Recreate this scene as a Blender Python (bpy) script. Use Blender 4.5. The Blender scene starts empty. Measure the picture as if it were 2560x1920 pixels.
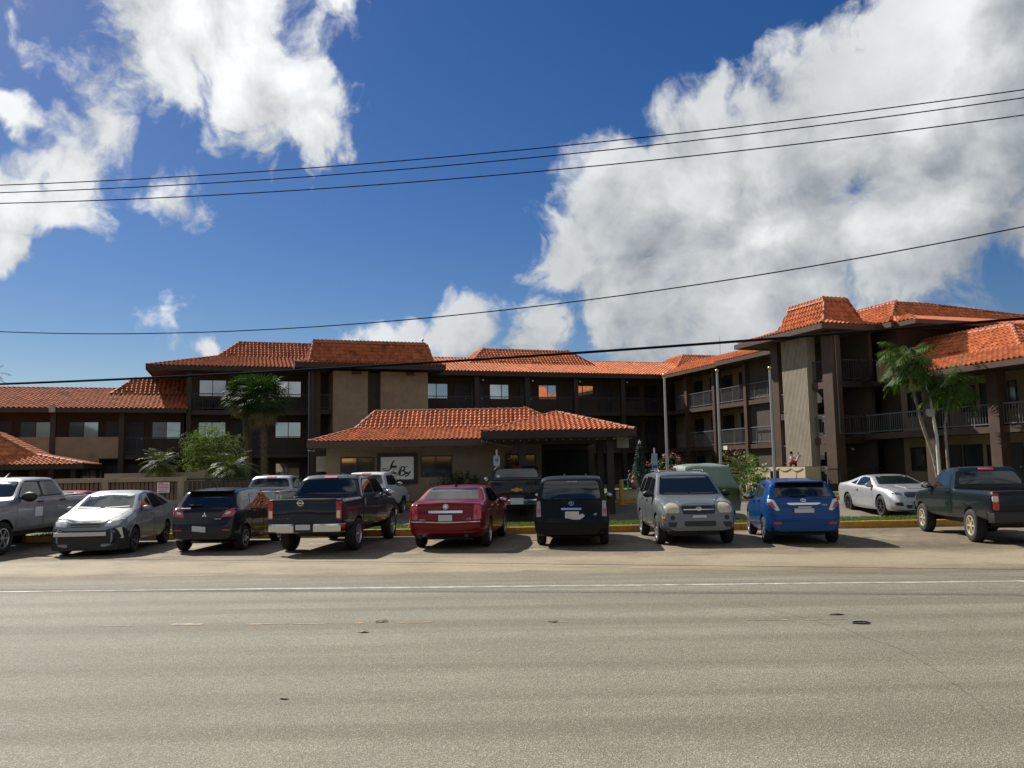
import bpy, bmesh, math, random
import numpy as np
from mathutils import Vector, Matrix
from mathutils.bvhtree import BVHTree
random.seed(7)
RNG = np.random.default_rng(11)
SC = bpy.context.scene
COL = SC.collection

# ------------------------------------------------------------------ camera
FPX, PITCH, ROLL, CAMH = 2070.0, math.atan((1168 - 960) / 2070.0), 0.0175, 1.9
_x0 = Vector((1, 0, 0)); _u0 = Vector((0, -math.sin(PITCH), math.cos(PITCH))); _f0 = Vector((0, math.cos(PITCH), math.sin(PITCH)))
_r = _x0 * math.cos(ROLL) - _u0 * math.sin(ROLL); _u = _x0 * math.sin(ROLL) + _u0 * math.cos(ROLL)
cam = bpy.data.cameras.new('camera'); cam_ob = bpy.data.objects.new('camera', cam); COL.objects.link(cam_ob)
cam.sensor_fit = 'HORIZONTAL'; cam.sensor_width = 36.0; cam.lens = 36.0 * FPX / 2560.0
cam.clip_start = 0.1; cam.clip_end = 6000.0
cam_ob.matrix_world = Matrix(((_r.x, _u.x, -_f0.x, 0), (_r.y, _u.y, -_f0.y, 0), (_r.z, _u.z, -_f0.z, CAMH), (0, 0, 0, 1)))
SC.camera = cam_ob

# ------------------------------------------------------------------ sun, sky, exposure
SUN_AZ, SUN_EL = math.radians(-43.0), math.radians(41.0)      # azimuth from +Y, negative towards -X
SUN = Vector((math.sin(SUN_AZ) * math.cos(SUN_EL), math.cos(SUN_AZ) * math.cos(SUN_EL), math.sin(SUN_EL)))
sl = bpy.data.lights.new('sun', 'SUN'); sl.energy = 5.0; sl.angle = math.radians(0.53); sl.color = (1.0, 0.945, 0.86)
so = bpy.data.objects.new('sun', sl); COL.objects.link(so); so.rotation_euler = SUN.to_track_quat('Z', 'Y').to_euler()
so.location = SUN * 60
SC.view_settings.view_transform = 'Standard'; SC.view_settings.look = 'None'
SC.view_settings.exposure = 0.5; SC.view_settings.gamma = 1.0; SC.view_settings.use_curve_mapping = False
SC.cycles.max_bounces = 6; SC.cycles.diffuse_bounces = 3; SC.cycles.glossy_bounces = 3; SC.cycles.transmission_bounces = 3
SC.cycles.use_denoising = True; SC.render.filter_size = 1.05
SC.cycles.sample_clamp_indirect = 4.0
SKY_STRENGTH = 0.052

def view_dir(px, py):
    d = _f0 * FPX + _r * (px - 1280) + _u * (960 - py)
    return d.normalized()

def build_world():
    w = bpy.data.worlds.new('World'); SC.world = w; w.use_nodes = True
    nt = w.node_tree; N = nt.nodes; Lk = nt.links; N.clear()
    # cumulus masses of the photographed sky: (x, y, radius) seen angles, strength
    blobs = [(480, 0, 350, 1.0), (310, 90, 220, .75), (610, 140, 240, .85), (760, 210, 165, .7), (830, 80, 130, .45), (180, 150, 200, .40), (30, 110, 130, .30),
             (5, 270, 95, 1.2), (15, 470, 125, .85), (165, 400, 80, .75), (150, 500, 90, .5), (0, 600, 100, .8), (90, 640, 50, .3),
             (1420, 630, 130, 1.2), (1540, 540, 170, 1.25), (1740, 510, 215, 1.25), (1800, 320, 95, .7), (1970, 390, 235, 1.25), (2230, 280, 335, 1.3), (2480, 330, 420, 1.3),
             (2330, 560, 350, 1.2), (1900, 620, 300, 1.2), (2080, 210, 170, .95), (2320, 70, 235, 1.0), (2560, 560, 220, 1.1),
             (1030, 840, 80, .9), (1150, 830, 110, .85), (1350, 810, 130, .9), (1560, 780, 210, .95), (1900, 770, 260, 1.0), (2300, 760, 130, .4),
             (430, 780, 50, .22), (563, 884, 36, .4), (420, 465, 50, .2), (860, 880, 50, .3)]
    g = bpy.data.node_groups.new('cloud_density', 'ShaderNodeTree')
    g.interface.new_socket('Vector', in_out='INPUT', socket_type='NodeSocketVector')
    g.interface.new_socket('Density', in_out='OUTPUT', socket_type='NodeSocketFloat')
    gn, gl = g.nodes, g.links
    gi = gn.new('NodeGroupInput'); go = gn.new('NodeGroupOutput')
    def m(op, a, b=None, c=None):
        n = gn.new('ShaderNodeMath'); n.operation = op
        for k, v in enumerate((a, b, c)):
            if v is None: continue
            if isinstance(v, (int, float)): n.inputs[k].default_value = v
            else: gl.new(v, n.inputs[k])
        return n.outputs[0]
    nz = gn.new('ShaderNodeTexNoise'); nz.inputs['Scale'].default_value = 6.0; nz.inputs['Detail'].default_value = 5.0
    gl.new(gi.outputs[0], nz.inputs['Vector'])
    sub = gn.new('ShaderNodeVectorMath'); sub.operation = 'SUBTRACT'; gl.new(nz.outputs['Color'], sub.inputs[0]); sub.inputs[1].default_value = (.5, .5, .5)
    mad = gn.new('ShaderNodeVectorMath'); mad.operation = 'MULTIPLY_ADD'; gl.new(sub.outputs[0], mad.inputs[0]); mad.inputs[1].default_value = (.15, .15, .15); gl.new(gi.outputs[0], mad.inputs[2])
    wv = mad.outputs[0]
    cur = None
    seen = [(view_dir(bx, by), (view_dir(bx + br, by) - view_dir(bx, by)).length, ba) for (bx, by, br, ba) in blobs]
    for az, el, r, ba in ((-20, 46, .24, 1.1), (-34, 56, .20, 1.0), (-4, 52, .22, 1.0), (14, 50, .16, .9), (178, 52, .30, 1.1), (150, 40, .26, 1.0), (-160, 38, .28, 1.0), (-170, 66, .2, .9), (195, 12, .16, 1.0), (165, 9, .18, 1.1), (140, 14, .14, .9)):    # mirrored in windscreens and panes
        a, b_ = math.radians(az), math.radians(el); seen.append((Vector((math.sin(a) * math.cos(b_), math.cos(a) * math.cos(b_), math.sin(b_))), r, ba))
    for (c, r, ba) in seen:
        dn = gn.new('ShaderNodeVectorMath'); dn.operation = 'DISTANCE'; gl.new(wv, dn.inputs[0]); dn.inputs[1].default_value = c
        f = m('MULTIPLY_ADD', dn.outputs['Value'], -ba / r, ba)
        cur = f if cur is None else m('SMOOTH_MAX', cur, f, .12)
    # free cumulus over the rest of the sky (none added inside the photographed part)
    n2 = gn.new('ShaderNodeTexNoise'); n2.inputs['Scale'].default_value = 2.6; n2.inputs['Detail'].default_value = 2.0; gl.new(gi.outputs[0], n2.inputs['Vector'])
    dt = gn.new('ShaderNodeVectorMath'); dt.operation = 'DOT_PRODUCT'; gl.new(gi.outputs[0], dt.inputs[0]); dt.inputs[1].default_value = view_dir(1280, 560)
    mr = gn.new('ShaderNodeMapRange'); mr.interpolation_type = 'SMOOTHSTEP'; gl.new(dt.outputs['Value'], mr.inputs[0])
    for k, v in ((1, .35), (2, .82), (3, .62), (4, -1.0)): mr.inputs[k].default_value = v
    base = m('ADD', m('MULTIPLY_ADD', n2.outputs['Fac'], 3.4, -2.3), mr.outputs[0])
    cur = m('SMOOTH_MAX', cur, base, .1)
    n3 = gn.new('ShaderNodeTexNoise'); n3.inputs['Scale'].default_value = 8.0; n3.inputs['Detail'].default_value = 10.0; n3.inputs['Roughness'].default_value = .60
    gl.new(wv, n3.inputs['Vector'])
    n4 = gn.new('ShaderNodeTexNoise'); n4.inputs['Scale'].default_value = 11.0; n4.inputs['Detail'].default_value = 3.0; n4.inputs['Roughness'].default_value = .5; gl.new(wv, n4.inputs['Vector'])
    bil = m('ABSOLUTE', m('MULTIPLY_ADD', n4.outputs['Fac'], 2.0, -1.0))
    out = m('ADD', m('ADD', cur, m('MULTIPLY_ADD', n3.outputs['Fac'], 2.4, -1.27)), m('MULTIPLY', bil, .75))
    gl.new(out, go.inputs[0])

    tc = N.new('ShaderNodeTexCoord'); V = tc.outputs['Generated']
    def M2(op, a, b=None, c=None, cl=False):
        n = N.new('ShaderNodeMath'); n.operation = op; n.use_clamp = cl
        for k, v in enumerate((a, b, c)):
            if v is None: continue
            if isinstance(v, (int, float)): n.inputs[k].default_value = v
            else: Lk.new(v, n.inputs[k])
        return n.outputs[0]
    def grp(v):
        n = N.new('ShaderNodeGroup'); n.node_tree = g; Lk.new(v, n.inputs[0]); return n.outputs[0]
    def rng(v, a, b, c=0., d=1.):
        n = N.new('ShaderNodeMapRange'); n.interpolation_type = 'SMOOTHSTEP'; Lk.new(v, n.inputs[0])
        for k, q in enumerate((a, b, c, d)): n.inputs[k + 1].default_value = q
        return n.outputs[0]
    D = grp(V)
    off = N.new('ShaderNodeVectorMath'); off.operation = 'ADD'; Lk.new(V, off.inputs[0]); off.inputs[1].default_value = SUN * .045 + Vector((0, 0, .02))
    D2 = grp(off.outputs[0])
    mask = rng(D, .0, .40)
    lit = M2('MULTIPLY_ADD', M2('SUBTRACT', D, D2), .75, .52, cl=True)
    thick = rng(D, .5, 1.8)
    ns = N.new('ShaderNodeTexNoise'); ns.inputs['Scale'].default_value = 4.2; ns.inputs['Detail'].default_value = 7.0; ns.inputs['Roughness'].default_value = .55; Lk.new(V, ns.inputs['Vector'])
    soft = rng(ns.outputs['Fac'], .36, .66)
    bright = M2('ADD', M2('MULTIPLY_ADD', lit, .40, .42), M2('MULTIPLY', M2('MULTIPLY_ADD', thick, .6, .4), M2('MULTIPLY_ADD', soft, .46, -.24)))
    # glow of the cloud nearer the sun
    sd = N.new('ShaderNodeVectorMath'); sd.operation = 'DOT_PRODUCT'; Lk.new(V, sd.inputs[0]); sd.inputs[1].default_value = SUN
    glow = rng(sd.outputs['Value'], .74, .97)
    bright = M2('MULTIPLY', bright, M2('MULTIPLY_ADD', glow, .42, .93))
    cr = N.new('ShaderNodeValToRGB'); Lk.new(bright, cr.inputs[0])
    e = cr.color_ramp.elements; e[0].position = .28; e[0].color = (.15, .185, .225, 1); e[1].position = 1.0; e[1].color = (.93, .95, .95, 1)
    cl = N.new('ShaderNodeVectorMath'); cl.operation = 'SCALE'; Lk.new(cr.outputs[0], cl.inputs[0]); cl.inputs['Scale'].default_value = .75 / SKY_STRENGTH
    sky = N.new('ShaderNodeTexSky'); sky.sky_type = 'NISHITA'; sky.sun_disc = False
    sky.sun_elevation = SUN_EL; sky.sun_rotation = SUN_AZ; sky.altitude = 0; sky.air_density = 1.0; sky.dust_density = .25; sky.ozone_density = 3.2
    hs = N.new('ShaderNodeHueSaturation'); hs.inputs['Hue'].default_value = .512; hs.inputs['Saturation'].default_value = 1.34; hs.inputs['Value'].default_value = .90; Lk.new(sky.outputs[0], hs.inputs['Color'])
    mx = N.new('ShaderNodeMix'); mx.data_type = 'RGBA'; Lk.new(mask, mx.inputs[0]); Lk.new(hs.outputs[0], mx.inputs[6]); Lk.new(cl.outputs[0], mx.inputs[7])
    bg = N.new('ShaderNodeBackground'); bg.inputs['Strength'].default_value = SKY_STRENGTH; Lk.new(mx.outputs[2], bg.inputs['Color'])
    ou = N.new('ShaderNodeOutputWorld'); Lk.new(bg.outputs[0], ou.inputs['Surface'])
    w.cycles.sampling_method = 'MANUAL'; w.cycles.sample_map_resolution = 512
build_world()

# ------------------------------------------------------------------ object helpers
def tag(o, label=None, cat=None, group=None, kind=None):
    if label: o['label'] = label
    if cat: o['category'] = cat
    if group: o['group'] = group
    if kind: o['kind'] = kind
    return o

def empty(name, loc=(0, 0, 0), rz=0.0, label=None, cat=None, group=None, parent=None):
    o = bpy.data.objects.new(name, None); COL.objects.link(o); o.empty_display_size = .2
    o.location = loc; o.rotation_euler = (0, 0, rz); o.parent = parent
    return tag(o, label, cat, group)

def link(name, me, parent=None):
    o = bpy.data.objects.new(name, me); COL.objects.link(o); o.parent = parent
    return o

def copy_tree(o, parent=None):
    c = o.copy(); COL.objects.link(c); c.parent = parent
    for ch in list(o.children): copy_tree(ch, c)
    return c

class MB:
    """collects shapes, builds ONE mesh object"""
    def __init__(s): s.v = []; s.f = []; s.m = []
    def add(s, vs, fs, mi=0):
        k = len(s.v); s.v.extend([tuple(p) for p in vs]); s.f.extend([tuple(i + k for i in f) for f in fs]); s.m.extend([mi] * len(fs)); return s
    def box(s, x0, x1, y0, y1, z0, z1, mi=0):
        vs = [(x0, y0, z0), (x1, y0, z0), (x1, y1, z0), (x0, y1, z0), (x0, y0, z1), (x1, y0, z1), (x1, y1, z1), (x0, y1, z1)]
        return s.add(vs, [(3, 2, 1, 0), (4, 5, 6, 7), (0, 1, 5, 4), (1, 2, 6, 5), (2, 3, 7, 6), (3, 0, 4, 7)], mi)
    def quad(s, a, b, c, d, mi=0): return s.add([a, b, c, d], [(0, 1, 2, 3)], mi)
    def prism(s, poly, h0, h1, fn=lambda a, b, h: (a, b, h), mi=0):
        n = len(poly); vs = [fn(a, b, h0) for a, b in poly] + [fn(a, b, h1) for a, b in poly]
        fs = [tuple(range(n - 1, -1, -1)), tuple(range(n, 2 * n))] + [(i, (i + 1) % n, n + (i + 1) % n, n + i) for i in range(n)]
        return s.add(vs, fs, mi)
    def tube(s, pts, r, n=8, mi=0, cap=True):
        pts = [Vector(p) for p in pts]; rs = r if isinstance(r, (list, tuple)) else [r] * len(pts)
        k = len(s.v); prev = None
        for i, p in enumerate(pts):
            t = (pts[min(i + 1, len(pts) - 1)] - pts[max(i - 1, 0)]).normalized()
            a = t.orthogonal().normalized() if prev is None else (prev - t * prev.dot(t)).normalized()
            prev = a; b = t.cross(a)
            for j in range(n):
                q = 2 * math.pi * j / n; s.v.append(tuple(p + (a * math.cos(q) + b * math.sin(q)) * rs[i]))
        for i in range(len(pts) - 1):
            for j in range(n):
                s.f.append((k + i * n + j, k + i * n + (j + 1) % n, k + (i + 1) * n + (j + 1) % n, k + (i + 1) * n + j)); s.m.append(mi)
        if cap:
            s.f.append(tuple(k + j for j in range(n - 1, -1, -1))); s.m.append(mi)
            s.f.append(tuple(k + (len(pts) - 1) * n + j for j in range(n))); s.m.append(mi)
        return s
    def lathe(s, prof, n=20, o=(0, 0, 0), ax='z', mi=0, closed=False):
        k = len(s.v); P = len(prof)
        for j in range(n):
            q = 2 * math.pi * j / n; c, d = math.cos(q), math.sin(q)
            for (r, h) in prof:
                if ax == 'z': s.v.append((o[0] + r * c, o[1] + r * d, o[2] + h))
                else: s.v.append((o[0] + r * c, o[1] + h, o[2] - r * d))
        for j in range(n):
            for i in range(P if closed else P - 1):
                i2 = (i + 1) % P
                s.f.append((k + j * P + i, k + ((j + 1) % n) * P + i, k + ((j + 1) % n) * P + i2, k + j * P + i2)); s.m.append(mi)
        return s
    def ball(s, c, rx, ry=None, rz=None, n=10, mi=0):
        ry = ry or rx; rz = rz or rx
        prof = [(math.sin(math.pi * i / (n // 2 + 1)), -math.cos(math.pi * i / (n // 2 + 1))) for i in range(n // 2 + 2)]
        k = len(s.v); s.lathe(prof, n, mi=mi)
        s.v[k:] = [(c[0] + p[0] * rx, c[1] + p[1] * ry, c[2] + p[2] * rz) for p in s.v[k:]]
        return s
    def build(s, name, mats, parent=None, smooth=None, off=None):
        me = bpy.data.meshes.new(name)
        v = s.v
        if off is not None: v = [(p[0] - off[0], p[1] - off[1], p[2] - off[2]) for p in v]
        me.from_pydata(v, [], s.f)
        for mt in (mats if isinstance(mats, (list, tuple)) else [mats]): me.materials.append(mt)
        if any(s.m): me.polygons.foreach_set('material_index', s.m)
        if smooth is not None:
            me.polygons.foreach_set('use_smooth', [True] * len(me.polygons))
            if smooth < 180: me.set_sharp_from_angle(angle=math.radians(smooth))
        me.update()
        return link(name, me, parent)

def fix_normals(o):
    bm = bmesh.new(); bm.from_mesh(o.data); bmesh.ops.recalc_face_normals(bm, faces=bm.faces); bm.to_mesh(o.data); bm.free(); return o

# ------------------------------------------------------------------ materials
MATS = {}
def mat(name, col, rough=.6, metal=0.0, var=0.0, vscale=6.0, bump=0.0, bscale=40.0, coat=0.0, spec=.5, ior=None, col2=None, c2scale=2.0, c2lo=.5, c2hi=.65, transl=0.0, rnd=0.0, detail=4.0, emit=None, tint=False):
    if name in MATS: return MATS[name]
    m = bpy.data.materials.new(name); m.use_nodes = True; MATS[name] = m
    nt = m.node_tree; N = nt.nodes; L = nt.links
    b = N['Principled BSDF']; out = N['Material Output']
    b.inputs['Base Color'].default_value = (*col, 1); b.inputs['Roughness'].default_value = rough; b.inputs['Metallic'].default_value = metal
    b.inputs['Coat Weight'].default_value = coat; b.inputs['Coat Roughness'].default_value = .04; b.inputs['Specular IOR Level'].default_value = spec
    if ior: b.inputs['IOR'].default_value = ior
    tc = N.new('ShaderNodeTexCoord'); src = None
    if var or col2 or rnd:
        rgb = N.new('ShaderNodeRGB'); rgb.outputs[0].default_value = (*col, 1); src = rgb.outputs[0]
    if col2:
        nz = N.new('ShaderNodeTexNoise'); nz.inputs['Scale'].default_value = c2scale; nz.inputs['Detail'].default_value = 6; nz.inputs['Roughness'].default_value = .65
        L.new(tc.outputs['Object'], nz.inputs['Vector'])
        mr = N.new('ShaderNodeMapRange'); mr.inputs[1].default_value = c2lo; mr.inputs[2].default_value = c2hi; L.new(nz.outputs['Fac'], mr.inputs[0])
        mx = N.new('ShaderNodeMix'); mx.data_type = 'RGBA'; L.new(mr.outputs[0], mx.inputs[0]); L.new(src, mx.inputs[6]); mx.inputs[7].default_value = (*col2, 1); src = mx.outputs[2]
    if var:
        nz = N.new('ShaderNodeTexNoise'); nz.inputs['Scale'].default_value = vscale; nz.inputs['Detail'].default_value = detail; L.new(tc.outputs['Object'], nz.inputs['Vector'])
        mr = N.new('ShaderNodeMapRange'); mr.inputs[1].default_value = .3; mr.inputs[2].default_value = .7; mr.inputs[3].default_value = 1 - var; mr.inputs[4].default_value = 1 + var; L.new(nz.outputs['Fac'], mr.inputs[0])
        vm = N.new('ShaderNodeVectorMath'); vm.operation = 'SCALE'; L.new(src, vm.inputs[0]); L.new(mr.outputs[0], vm.inputs['Scale']); src = vm.outputs[0]
    if tint:
        for kind in ('GEOMETRY', 'OBJECT'):
            at = N.new('ShaderNodeAttribute'); at.attribute_type = kind; at.attribute_name = 'tint'; ad = N.new('ShaderNodeMath'); ad.operation = 'ADD'; ad.inputs[1].default_value = 1.0; L.new(at.outputs['Fac'], ad.inputs[0])
            vm = N.new('ShaderNodeVectorMath'); vm.operation = 'SCALE'; L.new(src, vm.inputs[0]); L.new(ad.outputs[0], vm.inputs['Scale']); src = vm.outputs[0]
    if rnd:
        oi = N.new('ShaderNodeObjectInfo'); mr = N.new('ShaderNodeMapRange'); mr.inputs[3].default_value = 1 - rnd; mr.inputs[4].default_value = 1 + rnd; L.new(oi.outputs['Random'], mr.inputs[0])
        vm = N.new('ShaderNodeVectorMath'); vm.operation = 'SCALE'; L.new(src, vm.inputs[0]); L.new(mr.outputs[0], vm.inputs['Scale']); src = vm.outputs[0]
    if src: L.new(src, b.inputs['Base Color'])
    if bump:
        nz = N.new('ShaderNodeTexNoise'); nz.inputs['Scale'].default_value = bscale; nz.inputs['Detail'].default_value = 3; L.new(tc.outputs['Object'], nz.inputs['Vector'])
        bp = N.new('ShaderNodeBump'); bp.inputs['Strength'].default_value = bump; bp.inputs['Distance'].default_value = .02; L.new(nz.outputs['Fac'], bp.inputs['Height']); L.new(bp.outputs[0], b.inputs['Normal'])
    if transl:
        t = N.new('ShaderNodeBsdfTranslucent'); sc = N.new('ShaderNodeVectorMath'); sc.operation = 'MULTIPLY'; sc.inputs[1].default_value = (1.5, 1.35, .6)
        if src: L.new(src, sc.inputs[0])
        else: sc.inputs[0].default_value = col
        L.new(sc.outputs[0], t.inputs['Color'])
        ms = N.new('ShaderNodeMixShader'); ms.inputs[0].default_value = transl; L.new(b.outputs[0], ms.inputs[1]); L.new(t.outputs[0], ms.inputs[2]); L.new(ms.outputs[0], out.inputs['Surface'])
    if emit:
        b.inputs['Emission Color'].default_value = (*emit[0], 1); b.inputs['Emission Strength'].default_value = emit[1]
    return m

M_WSCREEN = None
def paint(name, col, rough=.22, metal=.0, coat=.9, flake=0.0, dust=.04):
    return mat(name, col, rough + .12, metal, var=dust, vscale=3.0, coat=coat * .75, spec=.12)

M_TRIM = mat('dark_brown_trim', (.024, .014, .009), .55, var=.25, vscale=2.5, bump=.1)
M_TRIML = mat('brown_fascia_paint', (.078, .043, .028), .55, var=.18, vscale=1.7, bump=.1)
M_FENCE = mat('tan_fence_stucco', (.33, .265, .185), .85, var=.14, vscale=1.8, bump=.25, bscale=50, col2=(.25, .20, .145), c2scale=1.2, c2lo=.5, c2hi=.7)
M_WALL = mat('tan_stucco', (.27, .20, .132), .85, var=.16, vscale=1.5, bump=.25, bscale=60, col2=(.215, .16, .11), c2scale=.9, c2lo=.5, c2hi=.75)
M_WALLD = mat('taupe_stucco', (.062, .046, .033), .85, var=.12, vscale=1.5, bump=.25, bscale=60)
M_PLANT = mat('cream_planter_stucco', (.52, .42, .28), .85, var=.08, vscale=2, bump=.2, bscale=50)
M_SOFF = mat('brown_soffit', (.10, .065, .048), .7, var=.2, vscale=3)
M_DOOR = mat('navy_door_paint', (.012, .014, .022), .45)
M_FRAME = mat('black_window_frame', (.012, .012, .014), .4)
M_DARK = mat('dark_interior', (.008, .008, .010), .8)
M_RAIL = mat('dark_railing_paint', (.035, .03, .03), .45, var=.2)
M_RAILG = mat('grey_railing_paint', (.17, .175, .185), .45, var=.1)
M_GLASS = mat('reflective_window_glass', (.42, .44, .45), .03, metal=.9, var=.10, vscale=.6)
M_GLASSD = mat('dim_window_glass', (.10, .11, .115), .05, metal=.75, var=.15, vscale=.6)
M_METAL = mat('brushed_metal', (.55, .55, .56), .35, metal=.9)
M_WHITE = mat('white_paint', (.75, .75, .73), .5, var=.05)
M_BLACK = mat('black_plastic', (.015, .015, .016), .55)
M_TYRE = mat('tyre_rubber', (.018, .017, .016), .85, var=.3, vscale=8)
M_CHROME = mat('chrome', (.72, .72, .72), .12, metal=1.0)
M_RIM = mat('silver_alloy', (.50, .50, .50), .3, metal=.85, var=.12, vscale=9)
M_RIMD = mat('dark_alloy', (.08, .08, .085), .35, metal=.8)
M_RIMG = mat('dusty_gold_alloy', (.62, .55, .40), .4, metal=.5, var=.12, vscale=9)
M_CGLASS = mat('car_glass', (.009, .012, .013), .03, spec=.6, ior=1.70)
M_RED = mat('red_lens', (.42, .012, .014), .12, coat=1.0, var=.12, vscale=25)
M_CLEAR = mat('clear_lens', (.62, .60, .55), .1, coat=1.0, var=.15, vscale=30)
M_YLENS = mat('yellowed_lens', (.50, .45, .30), .25, coat=.6, var=.12, vscale=12)
M_AMBER = mat('amber_lens', (.65, .16, .04), .2, coat=.6)
M_PLATE = mat('blank_plate', (.55, .55, .56), .5)
M_CONC = mat('concrete', (.32, .30, .26), .85, var=.12, vscale=4, bump=.2)
# ------------------------------------------------------------------ ground
def ground_mat(name, base, grain_cols, grain_scale, band=None, stain=None, sheen_r=.8, bump=.5, far=None, crackle=False):
    """asphalt-like: base tone, coarse aggregate, wheel bands along the road, stains"""
    m = bpy.data.materials.new(name); m.use_nodes = True; nt = m.node_tree; N = nt.nodes; L = nt.links; b = N['Principled BSDF']
    tc = N.new('ShaderNodeTexCoord'); P = tc.outputs['Object']
    def noise(scale, det, rough=.6, vec=P):
        n = N.new('ShaderNodeTexNoise'); n.inputs['Scale'].default_value = scale; n.inputs['Detail'].default_value = det; n.inputs['Roughness'].default_value = rough; L.new(vec, n.inputs['Vector']); return n.outputs['Fac']
    def rng(v, a, bb, c=0., d=1.):
        n = N.new('ShaderNodeMapRange'); L.new(v, n.inputs[0])
        for k, q in enumerate((a, bb, c, d)): n.inputs[k + 1].default_value = q
        return n.outputs[0]
    def mix(f, a, c):
        n = N.new('ShaderNodeMix'); n.data_type = 'RGBA'
        if isinstance(f, float): n.inputs[0].default_value = f
        else: L.new(f, n.inputs[0])
        for k, q in ((6, a), (7, c)):
            if isinstance(q, tuple): n.inputs[k].default_value = (*q, 1)
            else: L.new(q, n.inputs[k])
        return n.outputs[2]
    col = mix(rng(noise(.35, 4), .35, .7), base, tuple(c * .82 for c in base))
    if band:      # long streaks parallel to the traffic
        mp = N.new('ShaderNodeMapping'); mp.inputs['Scale'].default_value = (.03, 1.0, 1.0); L.new(P, mp.inputs['Vector'])
        col = mix(rng(noise(1.5, 3, .5, mp.outputs[0]), .40, .60, 0, 1.0), col, band)
    if stain:
        for (c, sc, lo, hi) in stain: col = mix(rng(noise(sc, 5, .65), lo, hi), col, c)
    vo = N.new('ShaderNodeTexVoronoi'); vo.inputs['Scale'].default_value = grain_scale; L.new(P, vo.inputs['Vector'])
    cr = N.new('ShaderNodeValToRGB'); L.new(vo.outputs['Color'], cr.inputs[0]); el = cr.color_ramp.elements
    el[0].position = .0; el[0].color = (*grain_cols[0], 1); el[1].position = 1.; el[1].color = (*grain_cols[2], 1); e = el.new(.62); e.color = (*grain_cols[1], 1)
    mul = N.new('ShaderNodeMix'); mul.data_type = 'RGBA'; mul.blend_type = 'MULTIPLY'; mul.inputs[0].default_value = 1.0; L.new(col, mul.inputs[6]); L.new(cr.outputs[0], mul.inputs[7])
    L.new(mul.outputs[2], b.inputs['Base Color'])
    b.inputs['Roughness'].default_value = sheen_r; b.inputs['Specular IOR Level'].default_value = .35
    bp = N.new('ShaderNodeBump'); bp.inputs['Strength'].default_value = bump; bp.inputs['Distance'].default_value = .012
    hh = N.new('ShaderNodeMath'); hh.operation = 'ADD'; L.new(vo.outputs['Distance'], hh.inputs[0]); L.new(noise(grain_scale * .5, 3), hh.inputs[1]); L.new(hh.outputs[0], bp.inputs['Height']); L.new(bp.outputs[0], b.inputs['Normal'])
    return m

M_ROAD = ground_mat('coral_asphalt', (.228, .214, .166), ((.60, .60, .58), (1.0, .99, .96), (1.95, 1.92, 1.8)), 100, band=(.158, .145, .108), stain=[((.165, .152, .115), .5, .52, .72)])
M_LOT = ground_mat('parking_asphalt', (.205, .168, .115), ((.72, .72, .70), (1.0, .98, .95), (1.5, 1.45, 1.35)), 60, stain=[((.105, .082, .056), .40, .45, .60), ((.30, .25, .175), .8, .52, .70), ((.085, .068, .05), 2.2, .57, .66), ((.33, .28, .20), 5.0, .62, .74)])
M_DRIVE = ground_mat('drive_asphalt', (.19, .17, .135), ((.75, .75, .73), (1.0, .98, .95), (1.4, 1.38, 1.3)), 50, stain=[((.13, .11, .09), .5, .5, .7)])
M_SAND = ground_mat('sandy_shoulder', (.33, .275, .185), ((.8, .8, .78), (1.0, .98, .95), (1.35, 1.3, 1.2)), 55, stain=[((.22, .18, .12), .7, .5, .7)])
M_EARTH = mat('dry_earth', (.16, .13, .09), .95, var=.2, vscale=.3, col2=(.09, .085, .045), c2scale=.12)
M_YKERB = mat('yellow_kerb_paint', (.56, .27, .03), .7, var=.14, vscale=5, col2=(.24, .18, .11), c2scale=4.5, c2lo=.54, c2hi=.66, bump=.2, bscale=30)
M_LINE = mat('worn_white_line', (.50, .48, .42), .7, var=.15, vscale=9, col2=(.26, .245, .19), c2scale=4, c2lo=.42, c2hi=.62)
M_YLINE = mat('worn_yellow_line', (.42, .25, .09), .75, var=.2, vscale=10, col2=(.20, .185, .14), c2scale=6, c2lo=.38, c2hi=.56)
M_GRASS = mat('lawn_grass', (.072, .122, .022), .75, var=.35, vscale=3, transl=.35)
M_TURF = mat('turf_soil', (.075, .11, .022), .95, var=.3, vscale=5)

def sheet(name, pts, mt, nx=1, ny=1, kind='structure', parent=None):
    mb = MB(); mb.add(pts, [tuple(range(len(pts)))]); return tag(mb.build(name, mt, parent), kind=kind)

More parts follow.
